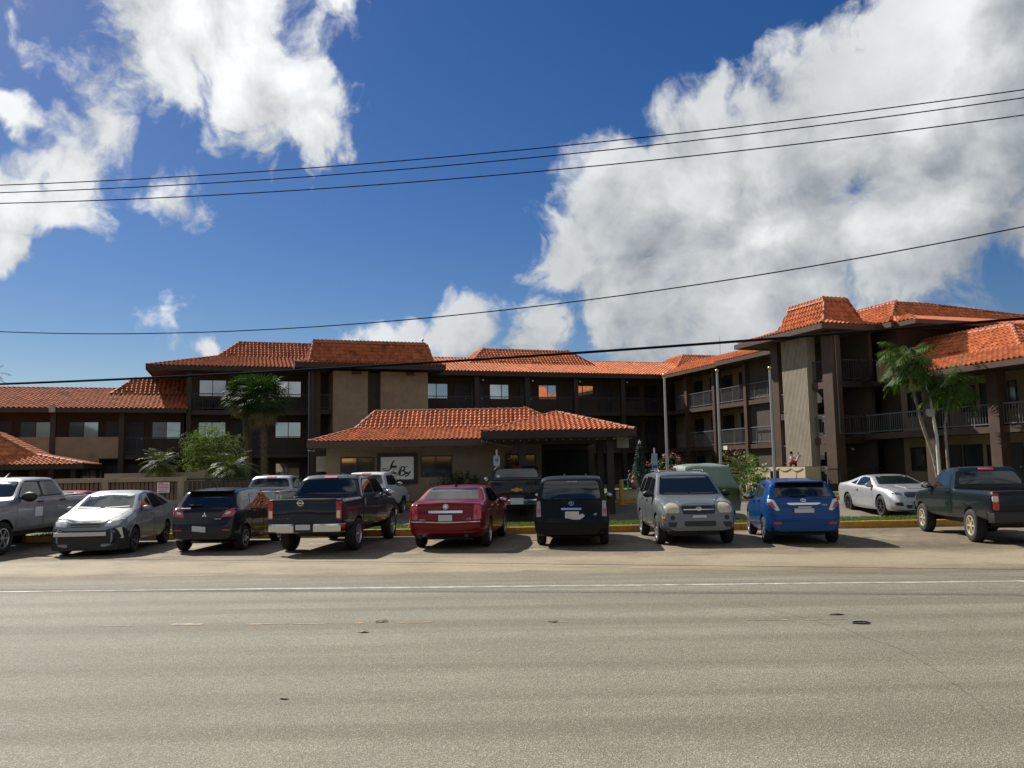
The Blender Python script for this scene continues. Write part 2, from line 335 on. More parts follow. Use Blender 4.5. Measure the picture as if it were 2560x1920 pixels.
tag(MB().quad((-2500, -2500, -.02), (2500, -2500, -.02), (2500, 2500, -.02), (-2500, 2500, -.02)).build('ground', M_EARTH), kind='structure')
ROT = -.050                                                  # the road runs a little towards the camera on the right
def ry(y, x): return y + ROT * x
road = sheet('road', [(-160, ry(-14, -160), 0), (160, ry(-14, 160), 0), (160, ry(15.15, 160), 0), (-160, ry(15.15, -160), 0)], M_ROAD)
lot = sheet('parking_lot', [(-160, ry(15.15, -160), -.003), (160, ry(15.15, 160), -.003), (160, 24.05, -.003), (-160, 24.05, -.003)], M_LOT)
def ragged(name, x0, x1, ya, yb, z, mt, parent, amp=.02, step=.15, seed=1, kind=None, freq=.6):
    r = np.random.default_rng(seed); n = max(3, int((x1 - x0) / step)); mb = MB(); a = []; b = []
    na = np.convolve(r.normal(0, 1, n + 9), np.ones(7) / 7, 'same')[:n + 1] * amp * 2.2; nb = np.convolve(r.normal(0, 1, n + 9), np.ones(7) / 7, 'same')[:n + 1] * amp * 2.2
    for i in range(n + 1):
        x = x0 + (x1 - x0) * i / n; a.append((x, ry(ya, x) + na[i] + r.normal(0, amp * .25), z)); b.append((x, ry(yb, x) + nb[i] + r.normal(0, amp * .25), z))
    vs = a + b; mb.add(vs, [(i, i + 1, n + 2 + i, n + 1 + i) for i in range(n)])
    o = mb.build(name, mt, parent); 
    return tag(o, kind=kind) if kind else o
def dusting(name, x0, x1, ya, yb, z, mt, seed):
    # drifted sand: thick in the middle, thinning out to scattered grains on both sides
    nt = mt.node_tree; N = nt.nodes; L = nt.links; b = N['Principled BSDF']; out = N['Material Output']
    at = N.new('ShaderNodeAttribute'); at.attribute_name = 'amount'; tc = N.new('ShaderNodeTexCoord')
    mp = N.new('ShaderNodeMapping'); mp.inputs['Scale'].default_value = (.35, 1.2, 1); L.new(tc.outputs['Object'], mp.inputs['Vector'])
    n1 = N.new('ShaderNodeTexNoise'); n1.inputs['Scale'].default_value = 1.4; n1.inputs['Detail'].default_value = 9; n1.inputs['Roughness'].default_value = .7; L.new(mp.outputs[0], n1.inputs['Vector'])
    a = N.new('ShaderNodeMath'); a.operation = 'ADD'; L.new(at.outputs['Fac'], a.inputs[0]); L.new(n1.outputs['Fac'], a.inputs[1])
    mr = N.new('ShaderNodeMapRange'); mr.inputs[1].default_value = .72; mr.inputs[2].default_value = 1.35; mr.inputs[4].default_value = .92; L.new(a.outputs[0], mr.inputs[0])
    tr = N.new('ShaderNodeBsdfTransparent'); ms = N.new('ShaderNodeMixShader'); L.new(mr.outputs[0], ms.inputs[0]); L.new(tr.outputs[0], ms.inputs[1]); L.new(b.outputs[0], ms.inputs[2]); L.new(ms.outputs[0], out.inputs['Surface'])
    nx, ny = 120, 10; vs = []; am = []; r = np.random.default_rng(seed); wob = np.convolve(r.normal(0, .5, nx + 12), np.ones(12) / 12, 'same')
    for i in range(nx + 1):
        x = x0 + (x1 - x0) * i / nx
        for j in range(ny + 1): t = j / ny; vs.append((x, ry(ya + (yb - ya) * t, x) + wob[i] * .6, z)); am.append(math.sin(math.pi * t) ** .8)
    fs = [(i * (ny + 1) + j, (i + 1) * (ny + 1) + j, (i + 1) * (ny + 1) + j + 1, i * (ny + 1) + j + 1) for i in range(nx) for j in range(ny)]
    o = MB().add(vs, fs).build(name, mt); o.data.attributes.new('amount', 'FLOAT', 'POINT').data.foreach_set('value', am); return tag(o, kind='structure')
dusting('sandy_shoulder', -45, 45, 14.4, 19.2, .003, M_SAND, 3)
ragged('edge_line', -80, 80, 13.45, 13.56, .004, M_LINE, road, amp=.008, step=.25, seed=5)
for k, (xa, xb, w_, sh) in enumerate([(-5.45, -4.85, .05, 0), (-4.35, -3.95, .11, .0), (-3.4, -2.85, .06, .03), (-2.8, -2.3, .05, .03), (-2.02, -1.9, .06, .02), (-1.45, -.95, .05, .05), (.42, .62, .05, .0), (2.8, 3.3, .05, .02), (3.5, 4.0, .035, .03), (-7.6, -6.4, .05, 0)]):
    ragged('centre_line_dash', xa, xb, 10.4 + sh, 10.4 + sh + w_, .004, M_YLINE, road, amp=.02, step=.06, seed=20 + k)
# long crack wandering across the right half of the road
M_CRACK = mat('tarred_crack', (.125, .115, .09), .8, var=.2)
ck = MB(); pts = []
for (x, y) in [(3.05, 11.6), (3.35, 10.9), (3.55, 10.3), (3.72, 9.7), (3.8, 9.1), (3.88, 8.5), (3.83, 7.9), (3.72, 7.3), (3.6, 6.7), (3.45, 6.1)]: pts.append((x, y))
rr_ = random.Random(4); P2 = []
for (a, b) in zip(pts, pts[1:]):
    for t in range(5): P2.append((a[0] + (b[0] - a[0]) * t / 5 + rr_.uniform(-.02, .02), a[1] + (b[1] - a[1]) * t / 5))
for (a, b) in zip(P2, P2[1:]):
    w0 = .0035; ck.quad((a[0] - w0, a[1], .004), (a[0] + w0, a[1], .004), (b[0] + w0, b[1], .004), (b[0] - w0, b[1], .004))
ck.build('crack', M_CRACK, road)

# kerb, verge, drive, raised site
kb = MB()
xs = np.arange(-60, 60.1, 2.0); rk = random.Random(9)
for i in range(len(xs) - 1):
    z1 = .185 + rk.uniform(-.004, .004); y0 = 24.0 + rk.uniform(-.006, .006)
    kb.add([(xs[i] + .004, y0, -.05), (xs[i + 1] - .004, y0, -.05), (xs[i + 1] - .004, 24.18, -.05), (xs[i] + .004, 24.18, -.05), (xs[i] + .004, y0 + .012, z1 - .03), (xs[i + 1] - .004, y0 + .012, z1 - .03), (xs[i] + .004, y0 + .035, z1), (xs[i + 1] - .004, y0 + .035, z1), (xs[i + 1] - .004, 24.18, z1), (xs[i] + .004, 24.18, z1)],
           [(0, 1, 5, 4), (4, 5, 7, 6), (6, 7, 8, 9), (8, 2, 3, 9), (1, 2, 8, 7, 5), (3, 0, 4, 6, 9)])
tag(kb.build('kerb', M_YKERB), kind='structure')
tag(MB().quad((-60, 24.18, .165), (60, 24.18, .165), (60, 27.0, .10), (-60, 27.0, .10)).build('grass_verge', M_TURF), kind='structure')
def zdrive(y): return .03 if y < 29.5 else min(.38, .03 + (y - 29.5) / 4.2 * .35)
tag(MB().add([(-60, 26.98, .03), (60, 26.98, .03), (60, 29.5, .03), (-60, 29.5, .03), (60, 33.72, .38), (-60, 33.72, .38)], [(0, 1, 2, 3), (3, 2, 4, 5)]).build('drive', M_DRIVE), kind='structure')
kb = MB()
for i in range(len(xs) - 1): kb.box(xs[i] + .004, xs[i + 1] - .004, 33.7, 33.9, .2, .53 + rk.uniform(-.004, .004))
tag(kb.build('inner_kerb', M_YKERB), kind='structure')
tag(MB().quad((-70, 33.9, .50), (90, 33.9, .50), (90, 120, .50), (-70, 120, .50)).build('courtyard_ground', M_TURF), kind='structure')
tag(MB().add([(.0, 33.72, .385), (4.6, 33.72, .385), (4.6, 48, .506), (0, 48, .506)], [(0, 1, 2, 3)]).build('entrance_path', M_CONC), kind='structure')
# blades of grass on the verge and in front of the inn
def blades(name, areas, n, h0, h1, mt, seed):
    r = np.random.default_rng(seed); vs = []; fs = []
    tot = sum((a[1] - a[0]) * (a[3] - a[2]) for a in areas)
    for (x0, x1, y0, y1, za, zb) in areas:
        k = int(n * (x1 - x0) * (y1 - y0) / tot)
        X = r.uniform(x0, x1, k); Y = r.uniform(y0, y1, k); Z = za + (zb - za) * (Y - y0) / (y1 - y0)
        H = r.uniform(h0, h1, k); A = r.uniform(0, math.pi, k); W = r.uniform(.008, .016, k); LX = r.normal(0, .35, k) * H; LY = r.normal(0, .35, k) * H
        b = len(vs)
        P = np.empty((k, 3, 3)); P[:, 0] = np.stack([X - W * np.cos(A), Y - W * np.sin(A), Z], 1); P[:, 1] = np.stack([X + W * np.cos(A), Y + W * np.sin(A), Z], 1); P[:, 2] = np.stack([X + LX, Y + LY, Z + H], 1)
        vs.extend(map(tuple, P.reshape(-1, 3))); fs.extend((b + 3 * i, b + 3 * i + 1, b + 3 * i + 2) for i in range(k))
    me = bpy.data.meshes.new(name); me.from_pydata(vs, [], fs); me.materials.append(mt)
    return tag(link(name, me), kind='stuff')
blades('grass', [(-14, 16, 24.2, 26.95, .163, .10)], 34000, .03, .085, M_GRASS, 2)
blades('garden_grass', [(-22, 0, 33.92, 35.1, .50, .50), (4.7, 22, 33.92, 36.5, .5, .5)], 9000, .04, .12, M_GRASS, 3)
# low wooded hills far behind the photographer (they show only as reflections)
hl = MB(); rh = random.Random(5); n = 60; top = []
for i in range(n + 1):
    a = math.radians(180 + 170 * i / n); rad = 900; h = 38 + 30 * math.sin(i * .45) + 16 * math.sin(i * 1.3 + 1) + rh.uniform(-3, 3)
    top.append((a, rad, max(h, 12)))
for i in range(n):
    (a, r1, h), (a2, r2, h2) = top[i], top[i + 1]
    f = lambda a, r, z: (r * math.cos(a), r * math.sin(a), z)
    hl.add([f(a, r1 - 200, -1), f(a2, r2 - 200, -1), f(a2, r2, h2), f(a, r1, h), f(a, r1 + 250, -1), f(a2, r2 + 250, -1)], [(1, 0, 3, 2), (2, 3, 4, 5)])
tag(hl.build('hills', mat('wooded_hill', (.055, .065, .055), .95, var=.3, vscale=.02)), kind='structure')

# the far side of the street, behind the photographer, seen in window and paint reflections
e = empty('shop_building', (-6, -34, 0), 0, 'long low cream shop with a yellow awning across the street', 'building')
MB().box(-34, 30, -10, 0, 0, 4.6).build('wall', M_CONC, e); MB().box(-34, 30, 0, 1.6, 2.9, 3.5).build('awning', M_YKERB, e)
for k in range(9): MB().box(-32 + k * 7, -27.5 + k * 7, .0, .04, .6, 2.7).build('window', M_DARK, e)
# ------------------------------------------------------------------ roofs
def roof_mat(name, a, b, mould=None, rnd=.10):
    return mat(name, a, .8, spec=.15, var=.16, vscale=3.2, bump=.15, bscale=30, col2=b, c2scale=1.1, c2lo=.45, c2hi=.65, tint=True)
M_TILE = roof_mat('terracotta_tile', (.60, .200, .085), (.50, .158, .070))
M_TILEO = mat('weathered_terracotta_tile', (.42, .130, .055), .8, spec=.15, var=.22, vscale=3.0, bump=.2, bscale=30, col2=(.15, .070, .042), c2scale=1.3, c2lo=.55, c2hi=.70, tint=True)
M_TILEB = roof_mat('bright_terracotta_tile', (.60, .195, .078), (.53, .162, .068))
M_CAP = mat('terracotta_ridge_cap', (.36, .11, .05), .65, var=.2, vscale=4, rnd=.1)

def V3(p): return Vector(p)
_tile_cache = {}
def tile_profile(w, k=7):
    """one S tile across: x from 0 to w, height"""
    xs = [w * i / (k - 1) for i in range(k)]
    hs = [.055 * w / .25 * (math.sin(math.pi * min(1, x / (w * .62))) if x < w * .62 else -.32 * math.sin(math.pi * (x - w * .62) / (w * .38))) for x in xs]
    return xs, hs
def tile_verts(w, ex):
    xs, hs = tile_profile(w); lift = .052; lip = .032; v = []
    for x, h in zip(xs, hs): v.append((x, -.015, h + lift))
    for x, h in zip(xs, hs): v.append((x, ex + .012, h + .006))
    for x, h in zip(xs, hs): v.append((x, -.012, h + lift - lip - .012))
    k = len(xs); f = [(i, i + 1, k + i + 1, k + i) for i in range(k - 1)] + [(2 * k + i, 2 * k + i + 1, i + 1, i) for i in range(k - 1)]
    return np.array(v), f
def in_poly(x, y, poly):
    c = False; n = len(poly); j = n - 1
    for i in range(n):
        (xi, yi), (xj, yj) = poly[i], poly[j]
        if (yi > y) != (yj > y) and x < (xj - xi) * (y - yi) / (yj - yi) + xi: c = not c
        j = i
    return c
def tile_plane(a, b, c, d, w, ex, mt, parent, indiv=0, off=(0, 0, 0), holes=(), name='tiles', flip=1):
    """tiles on the roof plane a (eave left) b (eave right) c (top right) d (top left), seen from outside"""
    a, b, c, d = (V3(p) for p in (a, b, c, d)); U = (b - a).normalized(); Nn = U.cross(d - a).normalized(); S = Nn.cross(U)
    P2 = [((p - a).dot(U), (p - a).dot(S)) for p in (a, b, c, d)]
    smax = max(p[1] for p in P2); umin = min(p[0] for p in P2); umax = max(p[0] for p in P2)
    tv, tf = tile_verts(w, ex); R = np.array([list(U), list(S), list(Nn)]); o = np.array(a) - np.array(off)
    sites = []
    for j in range(int(math.ceil(smax / ex))):
        for i in range(int(math.floor(umin / w)) - 1, int(math.ceil(umax / w)) + 1):
            x, s = i * w, j * ex
            if not in_poly(x + w * .5, min(s + ex * .45, smax - .01), P2): continue
            if any(h[0] <= x < h[1] and h[2] <= s < h[3] for h in holes): continue
            sites.append((j, x, s))
    sites.sort()
    r = np.random.default_rng(len(sites))
    one = sites[:indiv]; rest = sites[indiv:]
    if one:
        key = (round(w, 3), round(ex, 3), mt.name)
        if key not in _tile_cache:
            me = bpy.data.meshes.new('roof_tile'); me.from_pydata([tuple(p) for p in tv], [], tf); me.materials.append(mt)
            me.polygons.foreach_set('use_smooth', [True] * len(me.polygons)); me.set_sharp_from_angle(angle=.8); _tile_cache[key] = me
        for (j, x, s) in one:
            t = link('roof_tile', _tile_cache[key], parent); q = o + U * 1.0 * 0 if False else o + np.array(U) * x + np.array(S) * s + np.array(Nn) * r.uniform(0, .005)
            t['tint'] = float(np.clip(r.normal(0, .13), -.32, .25)); t.matrix_local = Matrix(((U.x, S.x, Nn.x, q[0]), (U.y, S.y, Nn.y, q[1]), (U.z, S.z, Nn.z, q[2]), (0, 0, 0, 1)))
    if rest:
        n = len(rest); k = len(tv); A = np.empty((n, k, 3))
        A[:, :, :] = tv[None]
        A[:, :, 0] += np.array([q[1] for q in rest])[:, None]; A[:, :, 1] += np.array([q[2] for q in rest])[:, None]; A[:, :, 2] += r.uniform(0, .006, n)[:, None]
        W = A.reshape(-1, 3) @ R + o
        F = [tuple(v + k * t for v in f) for t in range(n) for f in tf]
        me = bpy.data.meshes.new(name); me.from_pydata([tuple(p) for p in W], [], F); me.materials.append(mt)
        me.polygons.foreach_set('use_smooth', [True] * len(me.polygons)); me.set_sharp_from_angle(angle=.8)
        me.attributes.new('tint', 'FLOAT', 'FACE').data.foreach_set('value', np.repeat(np.clip(r.normal(0, .13, n), -.32, .25), len(tf)))
        tag(link(name, me, parent), kind='stuff')
def caps(p0, p1, r, mt, parent, off=(0, 0, 0), indiv=False, seg=.34, name='ridge_cap'):
    p0, p1 = V3(p0) - V3(off), V3(p1) - V3(off); L = (p1 - p0).length; n = max(1, round(L / seg)); t = (p1 - p0) / L
    side = t.cross(Vector((0, 0, 1))).normalized(); up = side.cross(t)
    mb = MB()
    for i in range(n):
        if indiv: mb = MB()
        k = 7; vs = []
        for e, (s, rr, h) in enumerate(((i * L / n, r * 1.06, .02), ((i + 1) * L / n + .03, r * .92, .0))):
            for j in range(k):
                q = math.pi * j / (k - 1); vs.append(p0 + t * s + side * math.cos(q) * rr + up * (math.sin(q) * rr + h - .02))
        for j in range(k):
            q = math.pi * j / (k - 1); vs.append(p0 + t * (i * L / n) + side * math.cos(q) * r * .86 + up * (math.sin(q) * r * .86 - .01))
        mb.add(vs, [(j, j + 1, k + j + 1, k + j) for j in range(k - 1)] + [(2 * k + j, 2 * k + j + 1, j + 1, j) for j in range(k - 1)])
        if indiv: mb.build('ridge_cap', mt, parent, smooth=50)
    if not indiv: mb.build(name, mt, parent, smooth=50)

def hip_roof(levels, parent, mt, w, ex, tiled='SWE', off=(0, 0, 0), fascia=None, mfascia=None, cap_r=.10, indiv=0, indcaps=False, holes=None, overlap_caps='SWE', soffit=True, capmat=None):
    """levels: [(u0,u1,v0,v1,z)] from the eave rectangle up; sides S (v0), E (u1), N (v1), W (u0)"""
    capmat = capmat or M_CAP
    rf = None
    mb = MB()
    for (A, B) in zip(levels, levels[1:]):
        a = [(A[0], A[2], A[4]), (A[1], A[2], A[4]), (A[1], A[3], A[4]), (A[0], A[3], A[4])]; b = [(B[0], B[2], B[4]), (B[1], B[2], B[4]), (B[1], B[3], B[4]), (B[0], B[3], B[4])]
        for i in range(4):
            j = (i + 1) % 4; mb.add([a[i], a[j], b[j], b[i]], [(0, 1, 2, 3)])
    T = levels[-1]; mb.add([(T[0], T[2], T[4]), (T[1], T[2], T[4]), (T[1], T[3], T[4]), (T[0], T[3], T[4])], [(0, 1, 2, 3)])
    rf = mb.build('roof', mt, parent, off=off)
    for li, (A, B) in enumerate(zip(levels, levels[1:])):
        a = [(A[0], A[2], A[4]), (A[1], A[2], A[4]), (A[1], A[3], A[4]), (A[0], A[3], A[4])]; b = [(B[0], B[2], B[4]), (B[1], B[2], B[4]), (B[1], B[3], B[4]), (B[0], B[3], B[4])]
        for i, nm in enumerate('SENW'):
            if nm in tiled:
                j = (i + 1) % 4; tile_plane(a[i], a[j], b[j], b[i], w, ex, mt, rf, indiv=indiv if (li == 0 and nm == tiled[0]) else 0, off=off, holes=(holes or {}).get((li, nm), ()))
        for i, (p, q) in enumerate(((a[0], b[0]), (a[1], b[1]), (a[2], b[2]), (a[3], b[3]))):
            if (V3(p) - V3(q)).length > .2 and ('SW', 'SE', 'NE', 'NW')[i][0] in tiled and ('SW', 'SE', 'NE', 'NW')[i][1] in tiled + 'N': caps(p, q, cap_r, capmat, rf, off, indcaps)
    z = T[4]
    if 'S' in tiled: caps((T[0], T[2], z), (T[1], T[2], z), cap_r, capmat, rf, off, indcaps)
    if 'W' in tiled: caps((T[0], T[2], z), (T[0], T[3], z), cap_r, capmat, rf, off)
    if 'E' in tiled and T[3] - T[2] > .2: caps((T[1], T[2], z), (T[1], T[3], z), cap_r, capmat, rf, off)
    if fascia:
        u0, u1, v0, v1, z = levels[0]; fb = MB(); t = .05; zb = z - fascia; zt = z - .012
        fb.box(u0 - t, u1 + t, v0 - t, v0, zb, zt); fb.box(u0 - t, u1 + t, v1, v1 + t, zb, zt); fb.box(u0 - t, u0, v0 + .001, v1 - .001, zb, zt); fb.box(u1, u1 + t, v0 + .001, v1 - .001, zb, zt)
        fb.build('fascia', mfascia or M_TRIML, parent, off=off)
        if soffit: MB().box(u0 + .002, u1 - .002, v0 + .002, v1 - .002, zb + .06, zb + .09).build('soffit', M_SOFF, parent, off=off)
    return rf

# ------------------------------------------------------------------ facades
class Face:
    """a facade: S looks to -v, W looks to -u; a runs along it (u, or -v), o is the distance outwards"""
    def __init__(s, kind, pos): s.k = kind; s.p = pos
    def bx(s, mb, a0, a1, o0, o1, z0, z1, mi=0):
        if s.k == 'S': return mb.box(a0, a1, s.p - o1, s.p - o0, z0, z1, mi)
        return mb.box(s.p - o1, s.p - o0, -a1, -a0, z0, z1, mi)

def window(F, parent, off, a0, a1, z0, z1, mull=(), glass=None, o=0.0, fr=.05, sill=False):
    mb = MB(); D = .05
    F.bx(mb, a0, a1, o, o + D, z0, z0 + fr); F.bx(mb, a0, a1, o, o + D, z1 - fr, z1); F.bx(mb, a0, a0 + fr, o, o + D, z0 + fr, z1 - fr); F.bx(mb, a1 - fr, a1, o, o + D, z0 + fr, z1 - fr)
    for x in mull: F.bx(mb, x - fr * .45, x + fr * .45, o, o + D - .004, z0 + fr, z1 - fr)
    w = mb.build('window', M_FRAME, parent, off=off)
    xs = [a0 + fr] + list(mull) + [a1 - fr]
    for i, (x, y) in enumerate(zip(xs, xs[1:])):
        g = glass[i % len(glass)] if isinstance(glass, (list, tuple)) else (glass or M_GLASS)
        pb = MB(); F.bx(pb, x, y, o + .004, o + .014 + .004 * (i % 2), z0 + fr * .6, z1 - fr * .6); p = pb.build('pane', g, w, off=off)
    return w
def door(F, parent, off, a0, a1, z0, z1, o=0.0, mt=None):
    mb = MB(); F.bx(mb, a0 - .05, a0, o, o + .05, z0, z1 + .05); F.bx(mb, a1, a1 + .05, o, o + .05, z0, z1 + .05); F.bx(mb, a0, a1, o, o + .05, z1, z1 + .05)
    F.bx(mb, a0, a1, o, o + .02, z0, z1)
    d = mb.build('door', mt or M_DOOR, parent, off=off)
    hb = MB(); F.bx(hb, a1 - .13, a1 - .07, o + .02, o + .07, z0 + 1.0, z0 + 1.06); hb.build('handle', M_METAL, d, off=off)
    return d
def railing(F, parent, off, a0, a1, zf, o, mt=None, h=1.07, gap=.135, z0=.12):
    mb = MB(); w = .017
    F.bx(mb, a0, a1, o - .03, o + .03, zf + h - .05, zf + h); F.bx(mb, a0, a1, o - .022, o + .022, zf + z0 - .02, zf + z0 + .02)
    n = max(2, round((a1 - a0) / gap))
    for i in range(n + 1):
        x = a0 + (a1 - a0) * i / n; ww = w * .5
        if i % 10 == 5: ww = w
        F.bx(mb, x - ww, x + ww, o - ww * .8, o + ww * .8, zf + (z0 + .02 if i % 10 != 5 else -.0), zf + h - .05)
    return mb.build('railing', mt or M_RAIL, parent, off=off)
def bxp(name, parent, off, x0, x1, y0, y1, z0, z1, mt): return MB().box(x0, x1, y0, y1, z0, z1).build(name, mt, parent, off=off)
def string_lights(parent, pts, n, off, name='string_lights', drop=.06):
    mb = MB(); pts = [V3(p) for p in pts]; 
    for a, b in zip(pts, pts[1:]):
        mb.tube([a - V3(off), b - V3(off)], .006, 4, 0)
        for i in range(n):
            p = a.lerp(b, (i + .5) / n) - V3(off); mb.ball((p.x, p.y, p.z - drop), .013, n=6, mi=1)
    return mb.build(name, [M_BLACK, M_WHITE], parent)

MA = math.radians(18.2); MO = Vector((-20.3, 53.8, 0)); MU = Vector((math.cos(MA), math.sin(MA), 0)); MV = Vector((-math.sin(MA), math.cos(MA), 0))
def mworld(u, v, z=0): return MO + MU * u + MV * v + Vector((0, 0, z))
def building(name, label, u, v, cat='building', group=None):
    e = empty(name, mworld(u, v, .5), MA, label, cat, group); return e, (u, v, .5)
F1, F2, F3 = .32, 3.08, 5.84
S0 = Face('S', 0.0)

# --- two-storey wing on the left
b, o = building('motel_wing', 'low two storey motel wing with weathered tile roof and solid tan balcony panels', -10, 0)
bxp('wall', b, o, -16, -1.0, 0, 6, .3, 5.75, M_WALLD)
for (a0, a1, mu) in ((-14.6, -12.9, -13.75), (-10.32, -8.62, -9.47), (-7.67, -5.96, -6.82), (-2.91, -1.17, -2.04)):
    window(S0, b, o, a0, a1, 4.08, 5.2, (mu,), [M_GLASSD, M_GLASS] if a0 != -2.91 else [M_GLASSD, M_GLASS])
for (a0, a1) in ((-11.55, -10.80), (-5.54, -4.77), (-4.3, -3.4)): door(S0, b, o, a0, a1, F2, 5.18)
for (a0, a1) in ((-5.4, -4.7), (-4.2, -3.4), (-8.2, -7.4)): door(S0, b, o, a0, a1, F1 + .2, 2.45)
for (a0, a1, mu) in ((-2.9, -1.3, -2.1), (-7.1, -5.7, -6.4)): window(S0, b, o, a0, a1, 1.4, 2.45, (mu,), M_GLASSD)
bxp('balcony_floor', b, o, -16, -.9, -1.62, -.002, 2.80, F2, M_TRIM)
for u in (-12.1, -8.35, -4.6): bxp('column', b, o, u, u + .30, -1.82, -1.52, .3, 5.70, M_TRIM)
for k, (a0, a1) in enumerate(((-11.80, -8.352), (-8.048, -4.602), (-15.9, -12.102))):
    p = MB().box(a0, a1, -1.76, -1.64, 2.86, 4.17)
    if k == 1: p.box(a0, -5.66, -1.76, -1.64, 2.30, 2.858)
    p.build('balcony_panel', M_WALL, b, off=o)
railing(S0, b, o, -4.29, -.78, F2, 1.62)
bxp('utility_box', b, o, -8.33, -8.0, -2.42, -2.28, 5.62, 6.05, M_CONC)
rf = hip_roof([(-18, -.8, -2.2, 8, 5.89), (-18, -.8, 2.2, 4, 7.47)], b, M_TILEO, .275, .33, 'S', o, fascia=.27, mfascia=M_TRIM, indiv=150)
rf2 = hip_roof([(-5.45, -.8, .8, 6, 7.02), (-4.3, -.8, 2.2, 4.5, 8.15)], b, M_TILEO, .275, .30, 'SW', o, holes={(0, 'S'): ((.62, 1.35, -.1, .3),)})

# --- three-storey block left of the stair tower
b, o = building('motel_block', 'three storey motel block behind the two fan palms, with a wide overhanging hip roof', 1, 0)
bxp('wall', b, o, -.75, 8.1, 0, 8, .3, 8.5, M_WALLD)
for (a0, a1, mu) in ((-.14, 1.57, .71), (4.66, 6.36, 5.52)):
    for z0, z1 in ((6.83, 7.95), (4.08, 5.19)): window(S0, b, o, a0, a1, z0, z1, (mu,), M_GLASS)
window(S0, b, o, 4.7, 6.3, 1.3, 2.45, (5.5,), [M_GLASS, M_GLASSD]); window(S0, b, o, 0, 1.5, 1.4, 2.4, (.75,), M_GLASSD)
for z0, z1 in ((F3, 7.95), (F2, 5.19), (F1 + .2, 2.45)):
    for a0, a1 in ((2.0, 2.75), (3.23, 3.9)): door(S0, b, o, a0, a1, z0, z1)
for zf in (F2, F3):
    bxp('balcony_floor', b, o, -.75, 6.9, -1.62, -.002, zf - .30, zf, M_TRIM); railing(S0, b, o, -.5, 2.92, zf, 1.62); railing(S0, b, o, 3.2, 6.7, zf, 1.62)
for u in (-.77, 2.95, 6.72): bxp('column', b, o, u, u + .27, -1.82, -1.52, .3, 8.4, M_TRIM)
for k in range(2):
    u = .1 + k * .75; e = MB().box(u, u + .62, -.55, -.2, F3 + .15, F3 + .72).lathe([(.2, 0), (.2, .02), (.02, .02)], 12, (u + .31, -.56, F3 + .43), 'y').build('air_conditioner', M_DARK, b, off=o)
hip_roof([(-3.1, 9.5, -2.2, 10.5, 8.60), (.95, 8.5, 1.6, 8, 9.72), (2.3, 8.3, 3.0, 7, 10.93)], b, M_TILEO, .25, .31, 'SW', o, fascia=.30, mfascia=M_TRIM, holes={(1, 'S'): ((.55, 1.2, -.1, .3),)})

# --- centre stair tower
b, o = building('stair_tower', 'central stair tower with two blank tan panels and a dark steep tiled roof', 10.5, -3)
SP = Face('S', -3.3)
bxp('wall', b, o, 6.6, 14.3, -.3, 4, .3, 8.3, M_WALLD)
bxp('wall_panel', b, o, 8.13, 10.36, -3.3, -.302, .3, 8.32, M_WALL); bxp('wall_panel', b, o, 11.2, 14.36, -3.3, -.302, .3, 8.32, M_WALL)
bxp('recess_panel', b, o, 10.362, 11.198, -2.7, -2.5, .3, 8.3, M_TRIM)
bxp('landing', b, o, 6.9, 8.128, -2.6, -.302, F2 - .3, F2, M_TRIM); bxp('landing', b, o, 6.9, 8.128, -2.6, -.302, F3 - .3, F3, M_TRIM)
SL = Face('S', -2.5)
for zf in (F2, F3): railing(SL, b, o, 7.35, 8.1, zf, 0, h=1.0)
bxp('stair_wall', b, o, 6.95, 7.36, -2.9, -2.6, .3, 8.3, M_WALLD); bxp('column', b, o, 6.70, 6.93, -3.3, -3.0, .3, 8.3, M_TRIM)
MB().tube([(6.6 - o[0], -3.35 - o[1], 8.2 - o[2]), (6.6 - o[0], -3.35 - o[1], -.2)], .035, 8).build('drain_pipe', M_RAILG, b)
bxp('eave_beam', b, o, 9.3, 9.9, -3.5, -3.302, 8.1, 8.3, M_TRIM); bxp('eave_beam', b, o, 12.9, 13.4, -3.5, -3.302, 8.1, 8.3, M_TRIM)
hip_roof([(5.72, 15.35, -4.1, 4, 8.72), (6.62, 14.72, -3.42, 3, 8.92), (6.92, 14.42, -2.85, 2.4, 10.2)], b, M_TILEO, .25, .27, 'SEW', o, fascia=.32, mfascia=M_TRIM)
MB().tube([(14.2 - o[0], -2.4 - o[1], 9.6), (14.2 - o[0], -2.4 - o[1], 10.15)], .05, 6).ball((14.2 - o[0], -2.4 - o[1], 10.15), .1, n=8).build('vent_pipe', M_METAL, b)

# --- three-storey block right of the tower
b, o = building('motel_block', 'three storey motel block in the centre with long orange roof and open galleries', 24, 0)
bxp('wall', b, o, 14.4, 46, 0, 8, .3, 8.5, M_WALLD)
MW = [(14.84, 16.54, 15.68, M_GLASS), (19.62, 21.12, 20.55, M_GLASS), (23.39, 24.85, 24.15, M_GLASS), (26.42, 27.85, 26.95, M_GLASS), (30.3, 31.7, 31.0, M_GLASSD)]
for z0, z1 in ((6.82, 7.95), (4.08, 5.19)):
    for (a0, a1, mu, g) in MW: window(S0, b, o, a0, a1, z0, z1, (mu,), g)
for z0, z1 in ((F3, 7.95), (F2, 5.19), (F1 + .2, 2.45)):
    for a0, a1 in ((17.05, 17.95), (18.25, 19.15), (22.0, 22.9), (28.33, 29.25), (32.15, 33.1)): door(S0, b, o, a0, a1, z0, z1)
for zf in (F2, F3):
    bxp('balcony_floor', b, o, 14.4, 36, -1.62, -.002, zf - .28, zf, M_TRIM)
    for a0, a1 in ((14.45, 18.0), (18.3, 21.75), (22.05, 25.5), (25.85, 29.25), (29.6, 33.0)): railing(S0, b, o, a0, a1, zf, 1.62)
